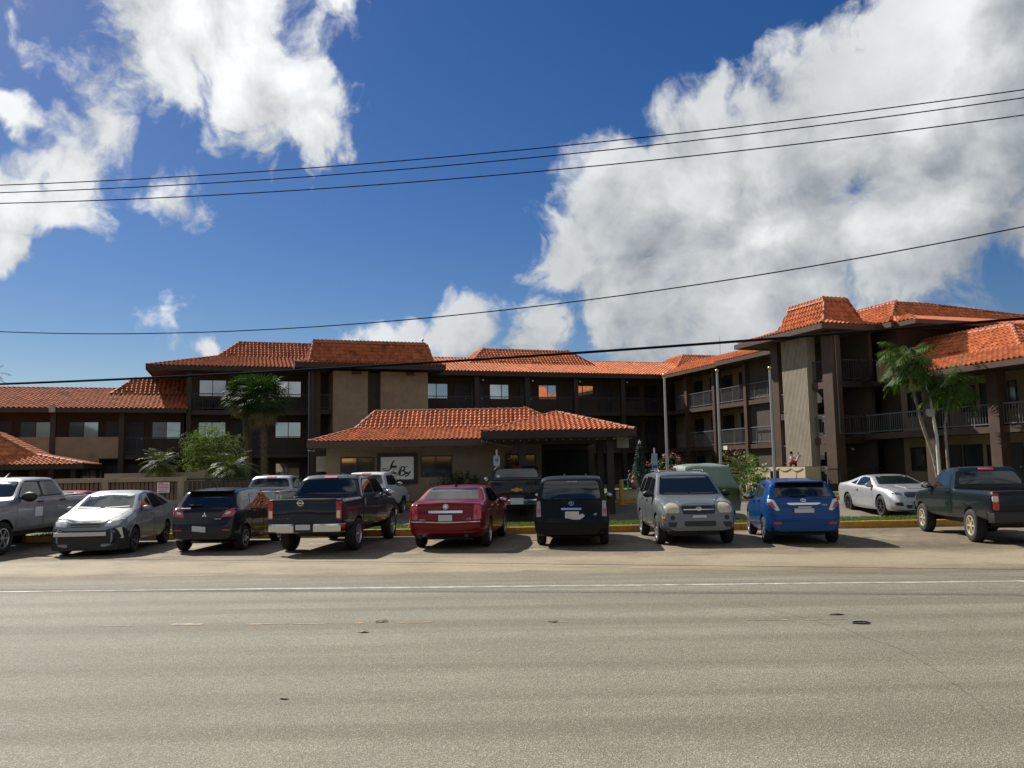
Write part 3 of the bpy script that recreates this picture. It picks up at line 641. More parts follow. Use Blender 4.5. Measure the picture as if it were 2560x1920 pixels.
for u in (18.0, 21.75, 25.52, 29.28, 33.0): bxp('column', b, o, u, u + .33, -1.85, -1.52, .3, 8.4, M_TRIM)
for u in (18.6, 22.3, 25.95, 29.75): MB().ball((u - o[0], -1.95 - o[1], 8.02 - o[2]), .06, n=8).build('gallery_lamp', M_WHITE, b)
rf = hip_roof([(14.9, 46, -2.2, 10, 8.60), (14.9, 44, 2.0, 7, 10.04)], b, M_TILEB, .25, .31, 'S', o, fascia=.30, mfascia=M_TRIM)
hip_roof([(18.4, 28.2, .45, 6, 9.53), (19.75, 26.75, 2.0, 4.5, 10.78)], b, M_TILEB, .25, .30, 'SEW', o, holes={(0, 'S'): ((2.2, 2.6, -.1, .3), (4.6, 5.4, -.1, .3), (6.5, 6.8, -.1, .3))})
hip_roof([(35.3, 43, .45, 6, 9.53), (36.8, 42, 2.0, 4.5, 10.74)], b, M_TILEB, .25, .30, 'SW', o)

# --- right wing running towards the street
b, o = building('motel_wing', 'three storey motel wing at right angles with sunlit grey gallery railings', 34, -9)
W33 = Face('W', 33.0); W34 = Face('W', 34.5)
bxp('wall', b, o, 34.5, 40, -24.9, -.5, .3, 8.4, M_WALL)
for zt in (7.95, 5.19, 2.45):
    for (a0, a1) in ((3.45, 4.6), (7.0, 8.5), (10.9, 11.9), (15.0, 16.4), (22.2, 23.6)): window(W34, b, o, a0, a1, zt - 1.12, zt, ((a0 + a1) / 2,), M_GLASSD)
    for (a0, a1) in ((5.7, 6.5), (9.4, 10.2), (12.9, 13.8), (17.6, 18.4)): door(W34, b, o, a0, a1, zt - 2.1, zt)
for zf, g in ((F2, M_RAILG), (F3, M_RAILG)):
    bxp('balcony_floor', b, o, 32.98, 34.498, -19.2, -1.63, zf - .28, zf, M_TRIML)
    for a0, a1 in ((3.4, 4.7), (5.02, 8.3), (8.65, 12.0), (12.4, 15.8), (16.2, 19.1)): railing(W33, b, o, a0, a1, zf, -.05, mt=M_RAILG)
for v in (-4.72, -8.38, -12.06, -15.9): bxp('column', b, o, 32.9, 33.5, v - .3, v, .3, 8.3, M_TRIML)
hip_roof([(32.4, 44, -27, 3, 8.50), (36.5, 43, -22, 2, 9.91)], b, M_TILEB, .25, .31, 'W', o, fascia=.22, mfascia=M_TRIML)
hip_roof([(34.0, 40, -19.5, -9.3, 9.05), (35.2, 39, -18.5, -10.4, 10.0)], b, M_TILEB, .25, .30, 'WS', o)
string_lights(b, [(32.95, -4, 2.72), (32.95, -12, 2.72)], 26, o)
MB().tube([(40.3 - o[0], 2 - o[1], 10.2), (40.3 - o[0], 2 - o[1], 11.9)], .02, 5).build('antenna', M_METAL, b)
bxp('notice', b, o, 32.955, 32.975, -9.9, -9.45, 2.8, 3.06, M_WHITE)

# --- right stair tower
b, o = building('stair_tower', 'sunlit stair tower with a ribbed concrete panel and steep bright orange roof', 31, -22)
TW = 29.9
bxp('column', b, o, TW, TW + .35, -19.86, -19.25, .3, 8.3, M_TRIML); bxp('column', b, o, TW, TW + .55, -24.14, -23.42, .3, 8.3, M_TRIML)
rb = MB().box(TW - .18, TW + .30, -22.56, -20.5, .3, 8.25)
n = 19
for i in range(n):
    y = -22.55 + 2.04 * (i + .5) / n; rb.box(TW - .215, TW - .18, y - .034, y + .034, .3, 8.248)
rb.build('ribbed_panel', mat('pale_ribbed_concrete', (.34, .29, .22), .85, var=.12, vscale=2, bump=.3, bscale=50), b, off=o)
for zf in (4.46, 1.72): bxp('landing', b, o, TW + .02, TW + 1.4, -20.48, -19.862, zf - .32, zf, M_TRIML)
for zf in (F3, F2): bxp('landing', b, o, TW + .02, TW + 1.4, -23.418, -22.562, zf - .32, zf, M_TRIML)
WT = Face('W', TW + .1)
for zf in (4.46, 1.72): railing(WT, b, o, 19.88, 20.46, zf, 0, mt=M_RAILG)
for zf in (F3, F2, .55): railing(WT, b, o, 22.6, 23.4, zf, 0, mt=M_RAILG if zf < 5 else M_RAIL)
bxp('back_wall', b, o, 32.2, 32.4, -24.1, -19.3, .3, 8.3, M_WALLD)
st = MB()                                                     # flights zig-zagging between the floors
for (z0, z1, v0, v1) in ((.5, 1.72, -23.2, -20.5), (1.72, F2, -20.5, -23.2), (F2, 4.46, -23.2, -20.5), (4.46, F3, -20.5, -23.2)):
    ux = 30.5 if v1 > v0 else 31.3
    for i in range(8):
        t0 = i / 8; za = z0 + (z1 - z0) * t0; vv = v0 + (v1 - v0) * t0; st.box(ux, ux + .75, min(vv, vv + (v1 - v0) / 8), max(vv, vv + (v1 - v0) / 8), za - .05, za + (z1 - z0) / 8)
st.build('stairs', M_TRIM, b, off=o)
SS = Face('S', -24.1)
for zf in (F3, F2): bxp('landing', b, o, 30.46, 32.2, -24.1, -23.42, zf - .3, zf, M_TRIM); railing(SS, b, o, 30.5, 31.5, zf, 0); railing(SS, b, o, 31.6, 32.6, zf, 0)
railing(SS, b, o, 30.5, 32.6, .5, .05); railing(Face('S', -24.3), b, o, 29.2, 29.9, .5, 0)
MB().tube([(x - o[0], y - o[1], z - o[2]) for x, y, z in ((30.12, -24.2, 8.2), (30.12, -24.2, 3.25), (31.9, -24.2, 3.25), (31.95, -24.2, 2.95))], .025, 6).build('drain_pipe', M_RAILG, b)
hip_roof([(28.95, 33.2, -24.75, -17.4, 8.55), (29.85, 32.1, -23.85, -20.1, 8.86), (30.2, 31.62, -23.52, -20.6, 9.92)], b, M_TILEB, .25, .27, 'WSE', o, fascia=.27, mfascia=M_TRIML)

# --- end block and low wing on the far right
b, o = building('motel_block', 'shaded three storey end block behind the twin palms with orange hip roof', 38, -20)
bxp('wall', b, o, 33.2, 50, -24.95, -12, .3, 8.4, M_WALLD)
W332 = Face('W', 33.2)
for zt in (7.95, 5.19, 2.5):
    window(W332, b, o, 22.4, 23.6, zt - 1.1, zt, (23.0,), M_GLASSD); door(W332, b, o, 20.6, 21.4, zt - 2.1, zt)
bxp('balcony_panel', b, o, 32.0, 33.19, -24.9, -24.78, 5.75, 6.75, M_WALL); bxp('balcony_floor', b, o, 31.7, 33.19, -24.9, -22, 5.5, 5.748, M_TRIM)
hip_roof([(32.2, 52, -25.7, -10, 8.56), (33.5, 50, -24.4, -11, 9.06), (34.7, 36.9, -23.4, -13, 10.05)], b, M_TILEB, .25, .30, 'SWE', o, fascia=.26, mfascia=M_TRIML, holes={(1, 'S'): ((3.4, 4.2, -.1, .3),)})
hip_roof([(36.5, 56, -24.6, -12, 9.0), (37.5, 54, -24.0, -14, 9.35)], b, M_TILEB, .25, .30, 'SW', o)

b, o = building('motel_wing', 'low two storey wing at the far right with pale railings behind the lamp post', 34, -30)
bxp('wall', b, o, 33.2, 42, -40, -24.96, .3, 5.6, M_WALL)
for (a0, a1) in ((25.4, 26.25), (28.5, 29.3), (30.6, 31.35), (33.0, 34.4)): window(W332, b, o, a0, a1, 4.0, 5.15, ((a0 + a1) / 2,), M_GLASSD)
for (a0, a1) in ((26.9, 27.8), (29.6, 30.1), (32.0, 32.8)): door(W332, b, o, a0, a1, F2, 5.15)
window(W332, b, o, 25.4, 26.3, 1.4, 2.5, (), M_GLASSD); window(W332, b, o, 29.7, 30.6, 1.2, 2.5, (), M_GLASSD)
for (a0, a1) in ((27.4, 28.3), (28.5, 29.4), (30.8, 31.4)): door(W332, b, o, a0, a1, F1 + .2, 2.5)
bxp('balcony_floor', b, o, 31.7, 33.198, -40, -22.2, 2.95, 3.22, M_TRIML)
W317 = Face('W', 31.7)
for a0, a1 in ((22.3, 27.9), (28.4, 31.3), (31.9, 36)): railing(W317, b, o, a0, a1, 3.2, -.06, mt=M_RAILG, h=.95)
for v in (-28.0, -31.35, -35): bxp('column', b, o, 31.55, 32.05, v - .5, v, .3, 5.6, M_TRIML)
hip_roof([(30.9, 44, -42, -26.5, 5.74), (33.4, 42, -40, -26.5, 6.60)], b, M_TILE, .25, .31, 'W', o, fascia=.24, mfascia=M_TRIML)
hip_roof([(33.3, 42, -31.6, -24.98, 6.57), (34.7, 41, -30.1, -24.98, 7.74)], b, M_TILEB, .25, .30, 'WS', o, holes={(0, 'W'): ((2.6, 3.5, -.1, .3),)})

# --- office with the sign, canopy, gatehouse (square to the street)
off0 = (-3, 35.2, .5)
b = empty('office', off0, 0, 'single storey tan office with the inn sign between its two windows', 'building')
SO = Face('S', 35.2)
bxp('wall', b, off0, -7.92, 1.2, 35.2, 42, .3, 2.9, M_WALL); bxp('wall', b, off0, 1.202, 3.6, 37.0, 42, .3, 2.9, M_WALLD)
window(SO, b, off0, -7.31, -5.89, 1.25, 2.44, (-6.62,), [M_GLASS, M_GLASSD]); window(SO, b, off0, -3.92, -2.58, 1.57, 2.45, (-3.28,), [M_GLASSD, M_GLASSD])
window(SO, b, off0, -.32, .95, 1.2, 2.45, (.3,), [M_GLASSD]); door(Face('S', 37.0), b, off0, 1.5, 2.35, .5, 2.6, mt=M_DARK); door(Face('S', 37.0), b, off0, 2.45, 3.3, .5, 2.6, mt=M_DARK)
door(Face('W', -7.92), b, off0, -36.9, -36.1, .5, 2.4)
hip_roof([(-8.4, 3.3, 34.0, 43, 3.08), (-6.75, 2.2, 35.5, 42, 3.64), (-6.05, .66, 36.5, 40.5, 4.44)], b, M_TILE, .195, .215, 'SWE', off0, fascia=.27, mfascia=M_TRIML, cap_r=.085, indiv=296)
string_lights(b, [(-8.42, 34.0, 2.78), (-8.42, 35.2, 2.78)], 8, off0); string_lights(b, [(-8.3, 33.96, 2.80), (-1.2, 33.96, 2.80)], 20, off0)
ac = MB().box(-8.42, -7.96, 35.5, 35.9, 1.85, 2.5); ac.build('wall_unit', M_CONC, b, off=off0)

co = (1.7, 30.8, .3)
b = empty('entrance_canopy', co, 0, 'entrance canopy with its own low orange hip roof over the driveway', 'canopy')
hip_roof([(-1.12, 4.42, 30.0, 35.6, 3.20), (1.68, 1.78, 32.5, 33.1, 4.0)], b, M_TILE, .185, .235, 'SWE', co, fascia=.26, mfascia=M_TRIM, cap_r=.085, indiv=270, indcaps=True, soffit=True)
for x in (.22, 3.45): bxp('post', b, co, x, x + .26, 30.65, 30.95, .05, 2.95, M_TRIM)
for x in (.22, 3.45): bxp('post', b, co, x, x + .26, 34.2, 34.5, .3, 2.95, M_TRIM)
string_lights(b, [(-1.15, 29.97, 2.93), (-.05, 33.5, 2.75)], 22, co); string_lights(b, [(-1.1, 29.93, 2.92), (4.4, 29.93, 2.92)], 18, co)
bxp('hanging_panel', b, co, 3.9, 4.35, 31.2, 31.26, 2.55, 2.95, M_CONC)

go_ = (-21.75, 42.0, .4)
b = empty('gatehouse', go_, MA, 'small pavilion with flared orange roof behind the slatted wall', 'building')
hip_roof([(-33, -21.75, 42.0, 48, 2.44), (-31.5, -24.1, 43.1, 47, 2.93), (-30, -26.2, 43.7, 46, 4.12)], b, M_TILE, .22, .25, 'SE', go_, fascia=.24, mfascia=M_TRIM, indiv=200)
bxp('wall', b, go_, -33, -25.0, 43.4, 46, .4, 2.4, M_WALLD)
for x in (-25.6, -24.2, -22.4): bxp('post', b, go_, x, x + .22, 42.6, 42.82, .4, 2.3, M_TRIM)
bxp('counter', b, go_, -24, -22.4, 43, 43.4, .4, 1.4, M_TRIM)
# ------------------------------------------------------------------ street furniture, walls, signs, wires
def tmb(mb, name, mt, parent=None, smooth=40): return mb.build(name, mt, parent, smooth=smooth)
# inn sign on the office front
e = empty('inn_sign', (-4.905, 35.16, 1.32), 0, 'white inn sign with script lettering in a dark brown frame on the office wall', 'sign')
fb = MB(); W2, H2 = .85, 1.25; t = .15
fb.box(-W2, W2, -.09, 0, 0, t).box(-W2, W2, -.09, 0, H2 - t, H2).box(-W2, -W2 + t, -.09, 0, t, H2 - t).box(W2 - t, W2, -.09, 0, t, H2 - t); fb.build('frame', M_TRIM, e)
MB().box(-W2 + t, W2 - t, -.05, -.01, t, H2 - t).build('board', mat('sign_board_paint', (.86, .82, .74), .6, var=.03), e)
def stroke(mb, pts, w, closed=False):
    """calligraphic stroke in x,z: pts (x, z, width factor)"""
    P = []
    n = len(pts)
    for i in range(n - 1):
        p0, p1, p2, p3 = (pts[max(i - 1, 0)], pts[i], pts[i + 1], pts[min(i + 2, n - 1)])
        for k in range(6):
            u = k / 6; P.append(tuple(.5 * ((2 * p1[d]) + (-p0[d] + p2[d]) * u + (2 * p0[d] - 5 * p1[d] + 4 * p2[d] - p3[d]) * u * u + (-p0[d] + 3 * p1[d] - 3 * p2[d] + p3[d]) * u ** 3) for d in range(3)))
    P.append(pts[-1])
    L = []; R = []
    for i, p in enumerate(P):
        a = P[max(i - 1, 0)]; b = P[min(i + 1, len(P) - 1)]; dx, dz = b[0] - a[0], b[1] - a[1]; m = math.hypot(dx, dz) or 1
        ww = max(.12, p[2]) * w; L.append((p[0] - dz / m * ww, p[1] + dx / m * ww)); R.append((p[0] + dz / m * ww, p[1] - dx / m * ww))
    k = len(mb.v); y = -.058 - .0012 * (len(mb.f) % 5)
    mb.v += [(q[0], y, q[1]) for q in L] + [(q[0], y, q[1]) for q in R]; N_ = len(L)
    mb.f += [(k + i, k + N_ + i, k + N_ + i + 1, k + i + 1) for i in range(N_ - 1)]; mb.m += [0] * (N_ - 1)
sc_ = lambda L: [((x - 1175) / 220 * .86 * .99, 1.10 - (y - 385) / 255 * .955, w) for x, y, w in L]     # drawn on the sign's own 440 x 255 grid
lt = MB(); ST = lambda L, w=.017: stroke(lt, sc_(L), w * 1.45 + .004)
# I with its tall sail flourish
ST([(1148, 418, .4), (1128, 445, 1.1), (1112, 475, 1.0), (1104, 500, 1.2), (1098, 520, .8), (1080, 533, .8), (1050, 536, .7), (1024, 528, .6), (1020, 518, .5), (1040, 512, .4), (1075, 508, .4)])
ST([(1146, 422, .2), (1132, 440, .6), (1122, 470, .5), (1112, 498, 1.3), (1106, 512, .5)])
for x0 in (1124, 1150):      # n n
    ST([(x0, 484, .4), (x0 - 3, 506, 1.0)]); ST([(x0 - 1, 494, .3), (x0 + 10, 484, .7), (x0 + 13, 492, .9), (x0 + 10, 505, .9), (x0 + 20, 504, .3)])
ST([(1108, 520, .2), (1150, 521, .3), (1195, 517, .2)], .012)
# on the
ST([(1072, 560, .6), (1064, 570, .8), (1074, 577, .6), (1083, 567, .7), (1075, 559, .5)], .013)
ST([(1088, 560, .5), (1086, 577, .8)], .013); ST([(1087, 567, .4), (1098, 560, .7), (1098, 576, .8)], .013)
ST([(1122, 545, .5), (1116, 576, .9), (1124, 576, .3)], .013); ST([(1108, 557, .4), (1132, 554, .4)], .010)
ST([(1140, 540, .5), (1133, 577, .9)], .013); ST([(1135, 568, .4), (1146, 560, .7), (1145, 576, .8)], .013)
ST([(1152, 570, .5), (1163, 564, .6), (1155, 559, .6), (1150, 570, .8), (1158, 577, .6), (1168, 571, .3)], .013)
# sweep under the words
ST([(1066, 580, .3), (1050, 588, .5), (1046, 602, .6), (1080, 612, .7), (1130, 606, .7), (1170, 590, .6), (1190, 560, .8), (1206, 520, .6)], .012)
# B
ST([(1222, 505, .4), (1212, 540, 1.3), (1200, 580, 1.4), (1188, 592, .5)]); ST([(1196, 512, .4), (1225, 498, .8), (1256, 505, 1.0), (1252, 530, .9), (1222, 543, .5)])
ST([(1222, 543, .4), (1254, 548, 1.1), (1256, 578, 1.1), (1225, 594, .8), (1198, 588, .5)])
ST([(1252, 502, .4), (1275, 494, .6), (1296, 494, .3)], .012)
# a y
ST([(1276, 556, .5), (1262, 562, .9), (1264, 577, .8), (1276, 570, .6), (1280, 556, .6), (1278, 576, .9), (1290, 572, .3)]); ST([(1290, 557, .5), (1292, 572, .9), (1304, 566, .6), (1312, 548, .7), (1296, 590, .8), (1270, 606, .6), (1262, 598, .4), (1290, 588, .3), (1318, 560, .4), (1328, 532, .3)])
lt.build('lettering', M_BLACK, e)
fix_normals(e.children[-1])

# slatted wall on the left
e = empty('slatted_wall', (-16, 35.0, .47), 0, 'low tan wall with rows of upright brown slats behind the damaged sedan', 'wall')
wo = (-16, 35.0, .47)
bxp('base', e, wo, -26, -13.75, 35.0, 35.25, .3, .78, M_FENCE); bxp('cap', e, wo, -26, -13.75, 34.97, 35.28, 1.56, 1.74, M_FENCE)
for x in (-23.4, -20.2, -17.28, -14.1): bxp('post', e, wo, x, x + .26, 34.94, 35.31, .3, 1.741, M_FENCE)
M_SLAT = mat('brown_slat', (.20, .15, .10), .7, var=.25, vscale=3, rnd=.15)
sm = None
for (a0, a1) in ((-23.1, -20.25), (-19.9, -17.32), (-16.98, -14.14)):
    n = int((a1 - a0) / .175)
    for i in range(n):
        x = a0 + (i + .5) * (a1 - a0) / n - wo[0]
        if sm is None: ob = MB().box(-.071, .071, -.012, .012, 0, .78).build('slat', M_SLAT, e); sm = ob.data
        else: ob = link('slat', sm, e)
        ob.location = (x, .12 + (i % 2) * .012, .781 - .47)
bxp('backing', e, wo, -23.1, -14.1, 35.2, 35.22, .785, 1.555, M_TRIM)
sg = empty('notice_board', (-14.68, 34.93, 1.09), 0, 'small white notice with red lettering fixed on the brown slats', 'sign')
MB().box(-.26, .26, -.02, 0, 0, .43).build('board', M_WHITE, sg)
rl = mat('red_lettering', (.5, .03, .03), .5); nb = MB()
for k, wd in enumerate((.2, .22, .21, .18)): nb.box(-wd, wd, -.024, -.0205, .33 - k * .065, .355 - k * .065)
nb.build('lettering', rl, sg); MB().box(-.17, .17, -.024, -.0205, .05, .075).build('lettering', M_BLACK, sg)
MB().tube([(-.2, -.022, .37), (-.1, -.022, .41), (0, -.022, .375)], .01, 5).build('emblem', M_BLACK, sg)
b = tag(MB().box(-2.4, 2.0, 0, .3, 0, 1.48).box(1.72, 2.04, -.03, .33, 0, 1.56).build('planter_wall', M_FENCE), 'plain tan planter wall behind the slatted wall, under the small palm', 'wall'); b.location = (-15.6, 36.6, .45)
e = empty('picket_fence', (-12, 35.1, .5), 0, 'dark fence panel with a thin black top rail behind the black hatchback', 'fence')
MB().box(-1.75, 1.45, -.02, .02, 1.10, 1.16).build('rail', M_BLACK, e); MB().box(-1.75, 1.45, 0, .2, -.1, .34).build('base', M_FENCE, e)
pk = None
for i in range(17):
    if pk is None: ob = MB().box(-.078, .078, -.012, .012, 0, .72).build('slat', mat('dark_picket', (.06, .045, .04), .7, var=.2, rnd=.15), e); pk = ob.data
    else: ob = link('slat', pk, e)
    ob.location = (-1.65 + i * .19, .05, .343)
MB().box(1.45, 1.66, -.08, .16, -.1, 1.28).build('post', M_FENCE, e)

# flag poles
M_POLE = mat('galvanised_pole', (.42, .42, .40), .45, metal=.35, var=.1, vscale=2)
for k, (x, top, lb) in enumerate(((6.66, 5.72, 'bare flagpole behind the roof of the grey-green SUV'), (8.97, 5.86, 'bare flagpole rising behind the covered vehicle'), (11.28, 5.94, 'bare flagpole in front of the cream planter wall'))):
    e = empty('flagpole', (x, 36.0, .5), 0, lb, 'flagpole', 'three bare flagpoles')
    MB().tube([(0, 0, 0), (0, 0, 2.5), (0, 0, top - .5)], [.065, .06, .045], 12).build('pole', M_POLE, e, smooth=60); MB().ball((0, 0, top - .42), .085, n=12).build('finial', mat('brass', (.55, .42, .18), .3, metal=.8), e, smooth=80)
    MB().lathe([(.13, 0), (.13, .05), (.07, .07)], 14).build('base', M_POLE, e); MB().tube([(.07, -.03, 1.2), (.055, -.02, top - .6)], .006, 4).build('halyard', M_BLACK, e)

# lamp post between the palms
e = empty('lamp_post', (17.38, 34.0, .5), 0, 'tall white lamp post with a small box lamp and bent arms between the twin palms', 'lamp post')
MB().tube([(0, 0, 0), (-.02, 0, 2.4), (-.15, 0, 3.6), (-.17, 0, 4.1)], [.075, .07, .05, .035], 10).build('pole', mat('white_pole_paint', (.58, .57, .54), .5, var=.1), e, smooth=60)
MB().tube([(-.16, 0, 4.0), (-.30, 0, 4.35), (-.30, 0, 4.6), (-.20, 0, 4.78)], .022, 6).tube([(-.16, 0, 4.05), (.15, 0, 4.12), (.45, 0, 4.16)], .020, 6).build('arm', M_WHITE, e)
MB().box(-.34, -.10, -.14, .12, 3.24, 3.48).lathe([(.12, 0), (.07, -.07), (.001, -.07)], 12, (-.22, -.01, 3.24)).build('lamp_head', mat('grey_lamp_housing', (.42, .43, .44), .4), e)

# accessible parking signs
def sign_post(x, y, z, h, lb, blank, tall):
    e = empty('parking_sign', (x, y, z), 0, lb, 'sign', 'parking signs on posts')
    MB().box(-.03, .03, 0, .04, 0, h).build('post', M_METAL, e); zt = h - .22; pb = MB().box(-.115, .115, -.02, -.002, zt - tall, zt); pb.build('sign_plate', mat('sign_white', (.62, .64, .66), .4) if not blank else mat('sign_pale_blue', (.30, .37, .42), .4), e)
    blue = mat('sign_blue', (.012, .05, .28), .4)
    if not blank:
        MB().box(-.055, .055, -.026, -.0205, zt - .23, zt - .11).build('symbol_panel', blue, e); s = MB()
        s.lathe([(.01, 0), (.01, -.003), (.001, -.003)], 8, (-.008, -.0262, zt - .128), 'y'); s.box(-.014, -.002, -.0292, -.0262, zt - .175, zt - .14); s.box(-.002, .026, -.0294, -.0264, zt - .18, zt - .17); s.box(.02, .03, -.0296, -.0266, zt - .205, zt - .172)
        for k in range(10):
            q = math.radians(150 + k * 21); s.box(-.006 + .026 * math.cos(q) - .005, -.006 + .026 * math.cos(q) + .005, -.0298, -.0268, zt - .187 + .026 * math.sin(q) - .005, zt - .187 + .026 * math.sin(q) + .005)
        s.build('symbol', M_WHITE, e); MB().box(-.07, .07, -.0245, -.0203, zt - .06, zt - .045).box(-.06, .06, -.0245, -.0203, zt - .30, zt - .285).build('lettering', blue, e)
    else: MB().box(-.09, .09, -.025, -.0203, zt - tall + .03, zt - tall + .14).build('symbol_panel', blue, e)
sign_post(-.62, 31.0, .14, 2.42, 'accessible parking sign with wheelchair symbol on a post beside the black pickup', False, .37)
sign_post(5.60, 33.0, .32, 2.24, 'plain pale parking sign with blue foot on a post beside the festive tree', True, .60)

# yellow bollard, cone, bench-like things near the entrance
e = empty('bollard', (4.27, 33.2, .34), 0, 'yellow steel bollard beside the entrance drive', 'bollard')
MB().tube([(0, 0, 0), (0, 0, .96)], .085, 14).build('post', mat('yellow_paint', (.60, .30, .03), .5, var=.12, vscale=8), e, smooth=50); MB().box(-.22, .22, -.2, .2, 0, .03).build('base', M_YKERB, e); MB().lathe([(.09, .96), (.07, .99), (.001, 1.0)], 14).build('cap', M_YKERB, e, smooth=50)
e = empty('traffic_cone', (-3.03, 24.75, .165), 0, 'faded orange traffic cone on the grass beside the red sedan', 'traffic cone')
MB().lathe([(.10, 0), (.085, .12), (.05, .34), (.035, .41), (.001, .42)], 14).build('cone', mat('faded_orange_plastic', (.42, .17, .09), .7, var=.15), e, smooth=60); MB().box(-.13, .13, -.13, .13, 0, .03).build('base', mat('faded_orange_plastic', (.42, .17, .09)), e)

# cream planter with festive figure
e = empty('garden_planter', mworld(28.6, -20.9, .5), MA, 'cream stucco planter wall hung with a garland in front of the ribbed stair tower', 'planter')
MB().box(0, .9, -2.5, 2.7, -.1, 1.17).build('wall', M_PLANT, e); MB().box(.12, .78, -2.38, 2.58, 1.17, 1.19).build('soil', M_TRIM, e)
gl = MB()
for k in range(5):
    y0 = 2.4 - k * .95; gl.tube([(-.02, y0 - .95 * t / 8, 1.10 - .14 * math.sin(math.pi * t / 8)) for t in range(9)], .014, 5)
gl.build('garland', mat('dry_garland', (.16, .10, .06), .8), e)
fl = empty('flood_light', mworld(28.1, -21.6, .5), MA, 'dark square floodlight on a stand in front of the cream planter wall', 'floodlight'); MB().box(-.05, .14, -.24, .24, .52, .98).build('housing', M_BLACK, fl); MB().box(-.056, -.0505, -.20, .20, .56, .94).build('lens', M_CGLASS, fl); MB().box(0, .05, -.03, .03, 0, .52).build('stand', M_BLACK, fl)
e = empty('festive_figure', mworld(29.0, -22.0, 1.67), 0, 'small snowman in a black hat riding a red and white striped reindeer on the planter', 'ornament'); e.scale = (.92, .92, .92)
rd = mat('red_fabric', (.50, .02, .05), .6, var=.1); wt = mat('white_fabric', (.62, .60, .62), .7)
MB().ball((-.02, 0, .24), .24, .13, .13, n=14).build('reindeer_body', rd, e, smooth=80); lg = MB()
for x in (-.16, .12):
    for y in (-.07, .07): lg.tube([(x, y, .2), (x, y, .0)], .035, 6)
lg.build('leg', M_BLACK, e); nk = MB()
for k in range(7): nk.ball((.17 + .022 * k, 0, .30 + .045 * k), .07 - .003 * k, n=8, mi=k % 2)
nk.ball((.34, 0, .60), .07, .06, .055, n=8, mi=1).ball((.41, 0, .58), .05, .045, .04, n=8, mi=0); nk.build('neck', [wt, rd], e, smooth=80)
an = MB()
for s in (-1, 1): an.tube([(.30, s * .03, .66), (.29, s * .07, .75), (.33, s * .09, .82)], .012, 5).tube([(.29, s * .07, .75), (.24, s * .10, .80)], .010, 5)
an.build('antler', M_TRIM, e)
MB().ball((-.08, 0, .46), .11, .10, .13, n=10).ball((-.10, 0, .66), .085, n=10).build('snowman_body', wt, e, smooth=80); MB().lathe([(.12, .71), (.12, .73), (.075, .735), (.07, .85), (.001, .85)], 12, (-.11, 0, 0)).build('hat', M_BLACK, e); MB().tube([(-.08, -.02, .57), (-.02, -.10, .52), (.10, -.08, .44)], .025, 6).build('scarf', rd, e)
p2 = tag(MB().box(-.9, .8, 0, .5, 0, 1.15).build('low_planter', M_PLANT), 'small cream planter below the pink flowers beside the first flagpole', 'planter'); p2.location = (7.2, 36.6, .5)
e = empty('iron_fence', (9.9, 35.2, .5), 0, 'black iron fence below the pink bougainvillea beside the planter', 'fence'); fm = MB().box(-1.3, .2, -.015, .015, .95, 1.0).box(-1.3, .2, -.015, .015, .08, .12)
for i in range(13): fm.box(-1.3 + i * .124, -1.278 + i * .124, -.011, .011, .121, .949)
fm.build('bars', M_BLACK, e); MB().box(-1.36, -1.3, -.03, .03, 0, 1.05).build('post', M_BLACK, e)

# small things outside the entrance
e = empty('flower_pot', (5.0, 34.6, .5), 0, 'terracotta pot ornament beside the festive tree', 'pot'); MB().lathe([(.0, 0), (.16, 0), (.22, .3), (.24, .42), (.20, .42), (.18, .3)], 14).build('pot', mat('pale_terracotta', (.30, .17, .11), .8, var=.1), e, smooth=50); MB().ball((0, 0, .60), .17, .17, .22, n=10).ball((0, 0, .86), .11, n=8).build('ornament', mat('pale_terracotta', (.30, .17, .11)), e, smooth=80)
e = empty('entrance_bench', (4.3, 34.3, .5), 0, 'low cream bench wall beside the yellow bollard', 'bench'); MB().box(-.1, 1.5, 0, .4, 0, .34).build('base', M_PLANT, e); MB().box(-.1, 1.5, -.02, .42, .341, .40).build('seat', M_CONC, e)
e = empty('wire_deer', (4.62, 34.6, .9), 0, 'small pale wire deer decoration standing on the low bench wall behind the yellow bollard', 'ornament')
w_ = MB().tube([(-.2, 0, .62), (.2, 0, .66)], .05, 6)
for x in (-.18, -.12, .14, .19): w_.tube([(x, 0, .62), (x, 0, 0)], .016, 5)
w_.tube([(.2, 0, .66), (.28, 0, .98), (.38, 0, 1.02)], .03, 6).tube([(.28, 0, 1.0), (.25, 0, 1.2), (.33, .03, 1.28)], .010, 5); w_.build('frame', M_METAL, e); e.scale = (.62, .62, .62)
e = empty('festive_tree', (5.33, 35.0, .5), 0, 'tall narrow artificial pine hung with ornaments and topped with a star', 'christmas tree', None)
r = np.random.default_rng(8); vs = []; fs = []
for i in range(2600):
    h = r.random() ** 1.5; z = .15 + 2.1 * h; R0 = .52 * (1 - h) + .04; q = r.uniform(0, 2 * math.pi); rad = R0 * math.sqrt(r.uniform(.25, 1.0)); c, s = math.cos(q), math.sin(q)
    L_ = r.uniform(.07, .15); p = np.array([c * rad, s * rad, z]); d = np.array([c, s, r.uniform(-.7, .2)]); d /= np.linalg.norm(d); t = np.array([-s, c, r.uniform(-.4, .4)]) * .022; k = len(vs)
    vs += [tuple(p - t), tuple(p + t), tuple(p + d * L_)]; fs.append((k, k + 1, k + 2))
MB().add(vs, fs).build('needles', mat('blue_green_needles', (.018, .075, .055), .7, var=.3, transl=.2), e); MB().tube([(0, 0, 0), (0, 0, 2.2)], [.05, .015], 8).build('trunk', M_TRIM, e)
bb = MB()
